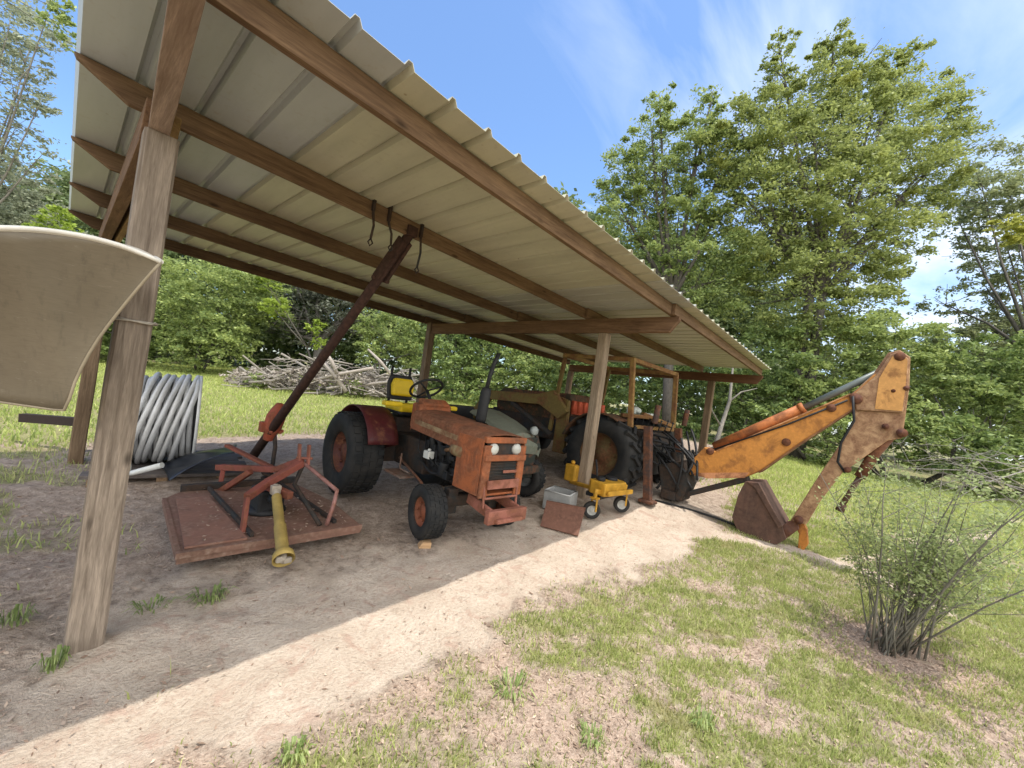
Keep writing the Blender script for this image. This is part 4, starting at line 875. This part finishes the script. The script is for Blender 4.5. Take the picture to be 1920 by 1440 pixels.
for (u_, v_) in ((1603, 746), (1477, 829), (1560, 766), (1336, 846)): c = Q(u_, v_); b = MB(); b.lathe([(.001, -.135), (.045, -.13), (.045, .13), (.001, .135)], c, (1, 0, 0), 14); b.build('pin', rusty((.10, .04, .03), .6, 59.), bo, world=True)
b = MB(); b.tube([Q(1345, 842)+Vector((-.13, 0, 0)), Q(1480, 796)+Vector((-.12, 0, 0)), Q(1590, 752)+Vector((-.12, 0, 0))], .011, 6); b.build('hose', blk, bo, world=True)
# stick (dipper)
stp = [(1664, 664), (1686, 658), (1706, 672), (1704, 728), (1697, 779), (1691, 822), (1664, 826), (1622, 856), (1580, 886), (1538, 940), (1513, 982), (1484, 974), (1528, 904), (1576, 832), (1600, 792), (1594, 742), (1636, 704)]
b = MB(); b.prism(yz(stp), (XB, 0, 0), (0, 1, 0), (0, 0, 1), .17)
for s in (-1, 1): b.prism(yz([(1668, 668), (1686, 662), (1702, 676), (1700, 728), (1692, 775), (1606, 770), (1600, 742), (1640, 708)]), (XB+s*.108, 0, 0), (0, 1, 0), (0, 0, 1), .03)
sk = b.build('stick', yst, bh, world=True, bevel=.01)
b = MB()
for s in (-1, 1): b.prism(yz([(1672, 672), (1688, 664), (1700, 680), (1696, 730), (1690, 772), (1640, 768), (1648, 712)]), (XB+s*.128, 0, 0), (0, 1, 0), (0, 0, 1), .008)
b.build('stick_plate', rusty((.60, .30, .09), .41, 60., .6), sk, world=True)
b = MB(); b.tube([Q(1678, 806), Q(1640, 850), Q(1612, 895)], .05, 12); bc_ = b.build('bucket_cylinder', rusty((.26, .13, .08), .6, 61.), sk, world=True)
b = MB(); b.tube([Q(1612, 895), Q(1580, 945)], .028, 10); b.tube([Q(1580, 945), Q(1574, 958)], .04, 8); b.build('cylinder_rod', brn, bc_, world=True)
b = MB()
for (u_, v_, r_) in ((1686, 672, .045), (1690, 812, .045), (1606, 750, .055), (1698, 730, .025), (1674, 735, .018), (1590, 880, .03), (1500, 972, .045), (1660, 800, .03)): c = Q(u_, v_); b = MB(); b.lathe([(.001, -.15), (r_, -.14), (r_, .14), (.001, .15)], c, (1, 0, 0), 14); b.build('pin', rusty((.08, .035, .03), .6, 62.), sk, world=True)
b = MB(); b.tube([Q(1600, 745)+Vector((-.14, 0, 0)), Q(1602, 790)+Vector((-.16, 0, 0)), Q(1578, 830)+Vector((-.14, 0, 0)), Q(1572, 865)+Vector((-.13, 0, 0)), Q(1585, 885)+Vector((-.1, 0, 0))], .013, 7); b.build('hose', blk, sk, world=True)
# bucket
bp = yz([(1405, 900), (1428, 903), (1446, 935), (1472, 980), (1480, 1004), (1462, 1014), (1420, 1004), (1392, 994), (1381, 965), (1392, 925)])
b = MB()
for s in (-1, 1): b.prism(bp, (XB+s*.22, 0, 0), (0, 1, 0), (0, 0, 1), .022)
b.prism(yz([(1405, 900), (1392, 925), (1381, 965), (1392, 994), (1420, 1004), (1462, 1014), (1458, 1006), (1420, 996), (1398, 988), (1388, 964), (1398, 926), (1409, 904)]), (XB, 0, 0), (0, 1, 0), (0, 0, 1), .44)
b.prism(yz([(1409, 900), (1430, 902), (1448, 935), (1474, 980), (1466, 984), (1440, 940), (1424, 912)]), (XB, 0, 0), (0, 1, 0), (0, 0, 1), .52)
bk = b.build('bucket', brn, bh, world=True, bevel=.006)
b = MB(); b.prism(yz([(1460, 985), (1495, 972), (1500, 990), (1470, 1012)]), (XB, 0, 0), (0, 1, 0), (0, 0, 1), .16); b.build('bucket_link', rusty((.16, .08, .06), .5, 63.), bk, world=True, bevel=.006)
b = MB(); b.prism(yz([(1488, 974), (1504, 972), (1514, 992), (1516, 1020), (1508, 1030), (1497, 1026), (1499, 1000)]), (XB, 0, 0), (0, 1, 0), (0, 0, 1), .10); b.build('bucket_lever', rusty((.50, .19, .035), .47, 64.), sk, world=True, bevel=.006)

# thin black line along the ground from the backhoe to its bucket
pts = [on_g(u_, v_, .012) for u_, v_ in ((1228, 938), (1262, 946), (1300, 957), (1340, 970), (1372, 982), (1392, 988))]
b = MB(); b.tube(pts, .014, 7); tag(b.build('black_line', blk), 'thin black line lying on the sand from the backhoe to its bucket', 'hose')
# ------------------------------------------------------------------ foliage
def leaf_cloud(blobs, L, dens, spray=.5, seed=1, up=.5, flat=.45):
    """blobs: (centre, radius, density factor[, squash]). Loose leaf quads in clumps spread through each blob's volume."""
    g = np.random.default_rng(seed); out = []
    for bl in blobs:
        c, r, k = np.array(bl[0]), bl[1], bl[2]; sq = bl[3] if len(bl) > 3 else .95
        n = int(10.5*dens*k*r*r/(L*L)); nc = max(9, int(21*k**.5*max(1, r/.75)))
        d = g.normal(size=(nc, 3)); d[:, 2] += .15; d /= np.linalg.norm(d, axis=1)[:, None]; rad = r*g.uniform(.45, 1.05, nc)**.8
        cc = d*rad[:, None]; w = g.uniform(.3, 1.6, nc); w /= w.sum(); i = g.choice(nc, n, p=w)
        sig = r*g.uniform(.13, .28, nc); e = g.normal(size=(n, 3)); e /= np.linalg.norm(e, axis=1)[:, None]
        e[:, 2] = np.where(e[:, 2] < -.25, -e[:, 2]*.6, e[:, 2])*.75          # each spray is an umbrella of leaves
        p = cc[i] + e*(sig[i]*g.uniform(.25, 1.12, n)**.6)[:, None] + d[i]*(np.minimum(g.exponential(.35, n), .9)*sig[i]*spray)[:, None]
        core = g.random(n) < .2; p[core] = np.clip(g.normal(size=(core.sum(), 3)), -1.7, 1.7)*r*.40
        p[:, 2] *= sq; out.append(c+p)
    p = np.concatenate(out); n = len(p)
    a = g.normal(size=(n, 3)); a[:, 2] *= .6; a /= np.linalg.norm(a, axis=1)[:, None]
    nr = g.normal(size=(n, 3))*.75 + np.array([0, 0, up]); b = np.cross(nr, a); b /= np.linalg.norm(b, axis=1)[:, None]+1e-9
    s = L*g.uniform(.55, 1.35, n)[:, None]; a *= s*.5; b *= s*.5*flat
    V = np.stack([p-a, p+b*1.0-a*.1, p+a, p-b*1.0-a*.1], 1).reshape(-1, 3)
    return V, np.arange(4*n).reshape(-1, 4)
@memo
def bark(col): return wood('z', col, mul(col, .4), False)
def plant(name, label, cat, base, blobs, L, dens, mat, bcol=(.15, .135, .115), tr=.12, group=None, stems=1, seed=1, spray=.5, crown='crown', limb=True, stem=None):
    bx, by = float(base[0]), float(base[1]); z0 = float(ground_z(bx, by)); t = thing(name, label, cat, (bx, by, z0), 0, group)
    V, Qd = leaf_cloud([(np.array(b[0])-np.array([bx, by, z0]),)+tuple(b[1:]) for b in blobs], L, dens, spray, seed)
    fast_mesh(crown, V, Qd, mat, t)
    rd = random.Random(seed); mb = MB(); cs = [Vector(b[0])-Vector((bx, by, z0)) for b in blobs]; rs = [b[1] for b in blobs]
    top = max(cs, key=lambda q: q.z); low = min(c.z-r for c, r in zip(cs, rs)); cxy = sum((Vector((c.x, c.y, 0)) for c in cs), Vector())/len(cs)
    if stem is not None:
        a0 = Vector(stem)-Vector((bx, by, z0))
        for c, r in zip(cs, rs): mb.tube([a0, a0.lerp(c, .55)+Vector((0, 0, .06)), c, c+(c-a0).normalized()*r*.7], [.016, .011, .007, .003], 6)
        stems = 0
    for s in range(stems):
        off = Vector((rd.uniform(-.3, .3), rd.uniform(-.3, .3), 0))*(stems > 1); fork = cxy*.45+off*3+Vector((0, 0, max(.4, top.z*.36)))
        r_ = tr/(stems**.5); pts = [off+Vector((0, 0, -.15)), off*1.6+fork*.4+Vector((rd.uniform(-.1, .1), rd.uniform(-.1, .1), 0)), fork]
        mb.tube(pts, [r_*1.25, r_*.95, r_*.75], 9)
        if limb:
            for c, r in list(zip(cs, rs))[s::stems]:
                st = fork if c.z > fork.z*.7 else pts[1]; md = st.lerp(c, .5)+Vector((rd.uniform(-.3, .3), rd.uniform(-.3, .3), rd.uniform(-.1, .35)))*r*.5
                mb.tube([st, md, c, c+(c-st).normalized()*r*.6], [r_*.55, r_*.32, r_*.16, r_*.05], 6)
                for k in range(9):
                    dr = Vector((rd.gauss(0, 1), rd.gauss(0, 1), rd.gauss(.3, .8))).normalized(); a = st.lerp(c, rd.uniform(.55, 1)); mb.tube([a, a+dr*r*.5, a+dr*r*.95+Vector((0, 0, .06*r))], [r_*.14, r_*.08, .006], 5, False)
    mb.build('trunk', bark(bcol), t); return t
def B(u, v, r, d, k=1., sq=.95): return (on_d(u, v, d), r*d/F_PX, k, sq)
m_big = leafmat((.07, .10, .032), (.18, .225, .068), (.37, .41, .135), .33, .45, (.36, .36, .07), .08)
m_mid = leafmat((.068, .108, .038), (.18, .245, .078), (.37, .43, .145), .32, .5)
m_dark = leafmat((.048, .082, .03), (.125, .185, .055), (.28, .35, .11), .29, .6)
m_pale = leafmat((.12, .145, .095), (.23, .26, .165), (.37, .39, .27), .32, .4)
m_lime = leafmat((.10, .16, .02), (.21, .29, .04), (.34, .42, .08), .45, .8)
m_yel = leafmat((.16, .19, .03), (.27, .30, .06), (.40, .40, .10), .45, .8)

plant('tree', 'tallest leafy tree standing against the sky beyond the far end of the shed', 'tree', (13.6, 1.2),
      [B(1562, 92, 42, 13.2), B(1590, 150, 66, 13.2), B(1462, 95, 32, 13), B(1452, 165, 44, 13), B(1680, 140, 50, 13.4), B(1740, 215, 62, 13.6), B(1520, 190, 70, 12.9), B(1400, 270, 85, 12.7), B(1500, 300, 110, 12.5), B(1630, 270, 110, 12.9), B(1730, 320, 80, 13.4), B(1790, 270, 34, 13.6, .6),
       B(1430, 420, 105, 12.2), B(1560, 430, 120, 12.3), B(1670, 430, 85, 12.9), B(1480, 560, 105, 12.), B(1600, 560, 90, 12.4), B(1380, 345, 60, 12.6, .7), B(1640, 190, 60, 13.3)], .112, 4.4, m_big, tr=.22, seed=11, stems=2, spray=.6)
plant('tree', 'slimmer tree with feathery top just left of the tallest tree, over the shed roof edge', 'tree', (11.6, -1.6),
      [B(1237, 190, 30, 14, .8), B(1222, 250, 48, 14, 1), B(1180, 330, 58, 14, 1), B(1250, 330, 72, 13.8), B(1310, 250, 58, 13.6, 1), B(1360, 300, 60, 13.4, 1), B(1180, 420, 66, 14), B(1270, 440, 80, 13.4), B(1340, 410, 50, 13), B(1225, 520, 70, 13.4), B(1330, 530, 80, 12.6), B(1335, 180, 24, 13.8, .5), B(1150, 370, 36, 14.3, .5)], .112, 4.4, m_mid, tr=.15, seed=12, spray=.7)
plant('tree', 'thin crowned tree full of sky gaps at the right edge of the photo', 'tree', (14.8, 6.2),
      [B(1840, 345, 64, 14.5, .9), B(1800, 420, 46, 14.5, .6), B(1895, 370, 66, 14, 1), B(1890, 470, 66, 14, .9), B(1850, 540, 40, 14.3, .5), B(1770, 570, 40, 14.3, .35), B(1920, 590, 60, 13.6, .75), B(1970, 480, 90, 13.5, .6), B(1845, 610, 42, 14, .7), B(1830, 660, 60, 13.5), B(1960, 660, 90, 13)], .125, 4.6, leafmat((.08, .105, .05), (.18, .215, .10), (.35, .38, .19), .32, .5), tr=.10, seed=13, spray=1.4)
plant('branch', 'bright yellow green sprig hanging at the right photo edge below the clouds', 'branch', (11.6, 5.9), [B(1895, 425, 34, 11, .9, .5), B(1935, 440, 40, 11, .9, .5)], .13, 5, m_yel, tr=.05, seed=14, stem=on_d(2050, 470, 11))
# bushes along the lawn's right side
for k, (u_, v_, r_, d_, mt, lab, more) in enumerate([
    (1420, 690, 82, 11.6, m_dark, 'dark green bush beyond the lawn between far post and raised backhoe boom', [(1380, 740, 60, 11.4), (1460, 780, 66, 10.9), (1400, 815, 48, 10.7)]),
    (1560, 660, 88, 11.4, m_mid, 'mid green bush rising behind the middle of the raised boom', [(1520, 760, 70, 10.8), (1560, 830, 52, 10.2), (1610, 740, 60, 11)]),
    (1680, 660, 80, 11.2, m_mid, 'leafy bush behind the topmost end of the backhoe boom', [(1740, 720, 76, 10.8), (1660, 780, 66, 10.2), (1730, 830, 70, 9.6)]),
    (1820, 740, 86, 10.6, m_dark, 'dense dark bush at the lawn edge right of the boom tip', [(1880, 700, 70, 10.6), (1800, 840, 74, 9.4), (1860, 880, 66, 8.8)]),
    (1950, 790, 100, 9.6, m_mid, 'rightmost bush at the lawn edge, cut by the right photo edge', [(1930, 890, 70, 8.6), (2010, 700, 90, 10)]),
    (1250, 760, 70, 13.5, m_dark, 'dark bush seen through the backhoe canopy frame', [(1180, 740, 60, 13.8), (1310, 740, 66, 12.8), (1300, 830, 50, 12)]),
    (1110, 740, 60, 14.5, m_dark, 'dark bush behind the middle front post and red seat', [(1050, 740, 50, 14.8), (1130, 680, 50, 14.8)]),
    (980, 715, 62, 15, m_mid, 'green bush behind the exhaust pipe of the orange tractor', [(1030, 700, 48, 15.2), (930, 735, 44, 14.8), (990, 660, 50, 15.5)]),
    (850, 690, 58, 15.2, m_dark, 'dark bush just right of the rear middle post behind the yellow seat', [(900, 660, 50, 15.5), (830, 640, 50, 15.8), (870, 745, 44, 14.6)]),
    (740, 630, 50, 17.5, m_mid, 'light green bush behind the right half of the grey brush pile', [(700, 610, 44, 18), (780, 660, 36, 17), (690, 665, 26, 16.4)]),
    (410, 560, 92, 17.6, m_mid, 'big rounded green bush at the lawn edge behind the conduit reel', [(340, 600, 76, 17.4), (480, 560, 66, 18), (300, 550, 60, 18), (420, 650, 56, 16.8), (340, 660, 46, 16.6)]),
    (225, 590, 60, 18, m_dark, 'dark bush between the near front and rear posts', [(190, 530, 50, 18.4), (160, 620, 60, 17.5), (250, 660, 40, 17)]),
    (55, 620, 90, 17, m_mid, 'bush behind the tan boat bow', [(-60, 560, 100, 18), (0, 690, 60, 16), (110, 660, 60, 16.5)]),
    (60, 395, 50, 18, m_pale, 'pale bush showing above the boat rim left of the shed roof', [(10, 380, 60, 18), (-60, 350, 90, 18), (90, 460, 60, 17.5), (0, 470, 90, 17.5)])]):
    bl = [B(u_, v_, r_, d_)]+[B(*q) for q in more]; lo = min(bl, key=lambda q: q[0][2]); bp_ = np.mean([q[0] for q in bl], 0)
    plant('bush', lab, 'bush', bp_, bl, .115 if d_ < 12 else .15, 5., mt, tr=.09, seed=30+k, stems=3, spray=.7)
plant('sapling', 'lime green sapling top between the boat rim and the shed roof corner', 'sapling', on_d(105, 700, 13), [B(108, 408, 26, 13, 1), B(80, 440, 26, 13, 1), B(130, 440, 22, 13, .8)], .16, 5, m_lime, tr=.05, seed=61)
plant('sapling', 'bright lime sapling beside the grey mossy tree behind the slanting digger boom', 'sapling', on_d(600, 690, 16.5), [B(590, 615, 18, 16.5), B(598, 645, 14, 16.4), B(515, 580, 26, 17), B(500, 530, 24, 17.5)], .17, 5, m_lime, tr=.05, seed=62)
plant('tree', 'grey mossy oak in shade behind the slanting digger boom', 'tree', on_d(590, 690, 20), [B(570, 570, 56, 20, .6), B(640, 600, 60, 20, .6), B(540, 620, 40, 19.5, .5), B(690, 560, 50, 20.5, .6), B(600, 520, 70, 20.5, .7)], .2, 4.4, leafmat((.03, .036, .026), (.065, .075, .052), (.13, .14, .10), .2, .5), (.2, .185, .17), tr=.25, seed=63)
plant('tree', 'tall pale oak with airy hanging branches at the left photo edge', 'tree', on_d(-110, 690, 16),
      [B(15, 60, 58, 15.5, .34), B(50, 110, 40, 15.5, .3), B(-40, 120, 80, 15.5, .5), B(30, 180, 46, 15.5, .26), B(85, 40, 40, 15, .4), B(70, 205, 30, 15.5, .26), B(20, 260, 56, 16, .3), B(-60, 260, 80, 16, .5), B(60, 310, 46, 16, .35), B(-120, 0, 120, 15, .7)], .17, 4.0, m_pale, (.34, .31, .28), tr=.11, seed=64, spray=1.5)
plant('branch', 'dark leafy branch tip hanging beside the roof\'s upper left edge', 'branch', on_d(-70, 700, 13), [B(112, 45, 26, 12, .8), B(118, 20, 22, 12, .7), B(128, 80, 16, 12, .5)], .13, 4.4, m_mid, tr=.05, seed=65, stem=on_d(-90, -60, 12.5))
# the far wood behind everything reads as one mass
wb = []
rw = random.Random(5)
for u_ in range(-300, 1420, 95):
    for v_, rr_ in ((600, 95), (500, 110), (400, 110)):
        if v_ < 480 and u_ < 160: continue
        wb.append(B(u_+rw.uniform(-30, 30), v_+(u_*.10)+rw.uniform(-20, 20), rr_, 25+rw.uniform(-1.5, 3), 1.0))
for u_ in range(1400, 2300, 100): wb.append(B(u_, 770+rw.uniform(-20, 20), 90, 18, 1.0)); wb.append(B(u_, 690+rw.uniform(-20, 20), 75, 19, .9))
V, Qd = leaf_cloud(wb, .34, 5.0, .6, 77); tag(fast_mesh('far_wood', V, Qd, leafmat((.045, .072, .03), (.11, .155, .06), (.23, .285, .11), .25, .4)), kind='stuff')

# ------------------------------------------------------------------ brush pile of dead limbs
rd = random.Random(9); bpz = on_g(640, 742); pile = thing('brush_pile', 'long pale grey heap of dead branches and roots across the back lawn', 'brush pile', tuple(bpz))
b = MB(); gy_ = wood('x', (.38, .345, .30), (.19, .165, .14), False)
def mound(s_, h):  # a point in the heap: s_ along it, h height fraction
    u_ = 440+340*s_; top_ = (705-50*math.sin(math.pi*min(1, s_*1.05))**.8+22*s_ if s_ < .9 else 690); bot = 722+32*s_
    return P(u_, bot+(top_-bot)*h, 13.6+rd.uniform(-.6, 1.3)+.6*h)
for k in range(340):
    s_ = rd.random(); c = mound(s_, rd.random()**1.3*.95); a = rd.uniform(0, math.pi); L = rd.uniform(.3, 1.5); dv = Vector((math.cos(a), math.sin(a), rd.gauss(.05, .28)))*L/2
    j = Vector((rd.uniform(-.1, .1), rd.uniform(-.1, .1), rd.uniform(-.08, .12))); r_ = rd.choice((.012, .018, .028, .045)); z_ = ground_z(c.x, c.y)+.03
    pts = [c-dv, c+j, c+dv]
    for q in pts: q.z = max(q.z, z_)
    b.tube(pts, [r_, r_*.85, r_*.5], 6)
b.build('limbs', gy_, pile, world=True)
b = MB()
for (u0, v0, u1, v1, r_) in ((612, 662, 632, 700, .10), (690, 655, 735, 705, .08), (560, 720, 700, 690, .09), (640, 730, 770, 712, .08), (600, 672, 650, 735, .12)):
    a, c = P(u0, v0, 13.4), P(u1, v1, 13.3); r_ *= .6; b.tube([a, a.lerp(c, .5)+Vector((0, 0, .05)), c], [r_*.7, r_, r_], 9)
b.build('logs', wood('x', (.46, .41, .36), (.24, .2, .17), False), pile, world=True)
V, Qd = leaf_cloud([(np.array(mound(s_, .35)), .55, .55, .7) for s_ in np.linspace(.03, .98, 16)], .15, 3.5, .6, 78)
pv = np.array(bpz); VW, QW = leaf_cloud([(np.array(mound(s_, .2)), .4, 1., .8) for s_ in (.12, .3, .52, .66, .83, .95)], .12, 4, .6, 80); fast_mesh('pile_weeds', VW-pv, QW, m_mid, pile)
fast_mesh('dead_leaves', V-pv, Qd, leafmat((.10, .08, .06), (.26, .22, .18), (.5, .45, .39), .1, .8), pile)

# ------------------------------------------------------------------ bare stemmed bush on the front lawn
bb = thing('shrub', 'sparse many stemmed bush with thin bare stems on the sunny front lawn', 'shrub', (BUSH[0], BUSH[1], ground_z(*BUSH)))
st = MB(); tips = []; rd = random.Random(21)
rgt = Vector((math.sin(YAW), math.cos(YAW), 0)); fwd = Vector((math.cos(YAW), -math.sin(YAW), 0))
for k in range(58):
    a = rd.gauss(.15, .38); bfw = rd.gauss(0, .28); H = rd.uniform(.65, 1.5)*(1-.15*abs(a)); b0 = rgt*rd.uniform(-.16, .16)+fwd*rd.uniform(-.12, .12)+Vector((0, 0, -.04))
    if k < 5: a = rd.uniform(.75, 1.25); H = rd.uniform(.35, .6)
    e = b0+rgt*math.tan(min(1.25, max(-.7, a)))*H*.75+fwd*bfw*H+Vector((0, 0, H)); md = b0.lerp(e, .5)+rgt*(-.06*a)+Vector((0, 0, .08*H)); r_ = rd.uniform(.0025, .0065)
    st.tube([b0, b0.lerp(md, .5)+Vector((rd.gauss(0, .01), rd.gauss(0, .01), 0)), md, md.lerp(e, .5)+Vector((rd.gauss(0, .015), rd.gauss(0, .015), 0)), e], [r_*1.3, r_*1.1, r_*.85, r_*.6, r_*.3], 6)
    for j in range(rd.randint(2, 5)):
        f_ = rd.uniform(.35, .95); q = md.lerp(e, (f_-.5)*2) if f_ > .5 else b0.lerp(md, f_*2); dv = (rgt*rd.gauss(.1, .5)+fwd*rd.gauss(0, .5)+Vector((0, 0, rd.uniform(.3, 1)))).normalized()*rd.uniform(.12, .38); st.tube([q, q+dv*.6, q+dv], [r_*.5, r_*.35, .0012], 5, False); tips += [q+dv*rd.uniform(.2, 1) for _ in range(3)]
    tips += [md.lerp(e, rd.random()) for _ in range(4)]
st.build('stems', wood('z', (.27, .25, .205), (.12, .105, .085), False), bb)
V, Qd = leaf_cloud([(np.array(q), .09, 1, 1) for q in tips], .030, .15, .8, 79); fast_mesh('leaves', V, Qd, leafmat((.10, .135, .05), (.21, .26, .10), (.38, .43, .20), .38, 2.), bb)
# dead grey branches reaching in from the right
db = thing('dead_branch', 'tangle of grey leafless branches arching in from the right photo edge above the lawn', 'branches', tuple(on_g(1905, 1010)))
st = MB(); rd = random.Random(33)
for k in range(15):
    u0, v0, d0_ = rd.uniform(1905, 1990), rd.uniform(850, 960), rd.uniform(5.6, 6.2); u1, v1 = rd.uniform(1660, 1860), rd.uniform(790, 985); a, c = P(u0, v0, d0_), P(u1, v1, d0_+rd.uniform(-.3, .4)); md = a.lerp(c, .5)+Vector((0, 0, rd.uniform(.05, .25))); r_ = rd.uniform(.004, .011)
    st.tube([a, a.lerp(md, .5), md, md.lerp(c, .5), c], [r_, r_*.9, r_*.75, r_*.5, r_*.2], 6)
    for j in range(7): q = md.lerp(c, rd.random()); dv = Vector((rd.gauss(0, 1), rd.gauss(0, 1), rd.gauss(0, .7))).normalized()*rd.uniform(.15, .5); st.tube([q, q+dv*.6+Vector((0, 0, .02)), q+dv], [r_*.4, r_*.25, .001], 5, False)
gr_ = on_g(1950, 1010); st.tube([Vector(gr_)+Vector((0, 0, -.1)), P(1950, 930, 5.9)], [.03, .02], 8); st.tube([P(1950, 930, 5.9), P(1985, 850, 5.9)], [.02, .012], 8)
st.build('twigs', wood('z', (.33, .30, .275), (.17, .15, .135), False), db, world=True)
# thin grey trunk leaning by the far front post
b = MB(); q0 = on_g(1338, 845); b.tube([Vector(q0)+Vector((0, 0, -.1)), P(1352, 800, 9.9), P(1368, 752, 10.0), P(1374, 690, 10.1)], [.06, .052, .04, .02], 8)
b.tube([P(1368, 752, 10.), P(1390, 735, 10.1), P(1420, 728, 10.2)], [.025, .018, .006], 6); b.tube([P(1352, 800, 9.9), P(1335, 770, 9.8), P(1330, 740, 9.8)], [.02, .014, .005], 6)
tag(b.build('dead_sapling', bark((.3, .275, .24))), 'thin grey leafless sapling leaning beside the far front post', 'sapling')

# ------------------------------------------------------------------ the survey above has y running the left-handed way: turn the place the right way round
for me in {o.data for o in scene.objects if o.type == 'MESH'}:
    n = len(me.vertices); a = np.empty(n*3, np.float32); me.vertices.foreach_get('co', a); a[1::3] *= -1; me.vertices.foreach_set('co', a); me.flip_normals(); me.update()
for o in scene.objects:
    if o.type in ('MESH', 'EMPTY'): o.location.y *= -1; o.rotation_euler.z *= -1
TO_SUN.y *= -1; so.rotation_euler = TO_SUN.to_track_quat('Z', 'Y').to_euler(); sky.sun_rotation = math.atan2(TO_SUN.x, TO_SUN.y)
fl = lambda q: Vector((q.x, -q.y, q.z))
m = Matrix((fl(rx), fl(uy), -fl(fz))).transposed().to_4x4(); m.translation = fl(Vector(CAM)); co.matrix_world = m
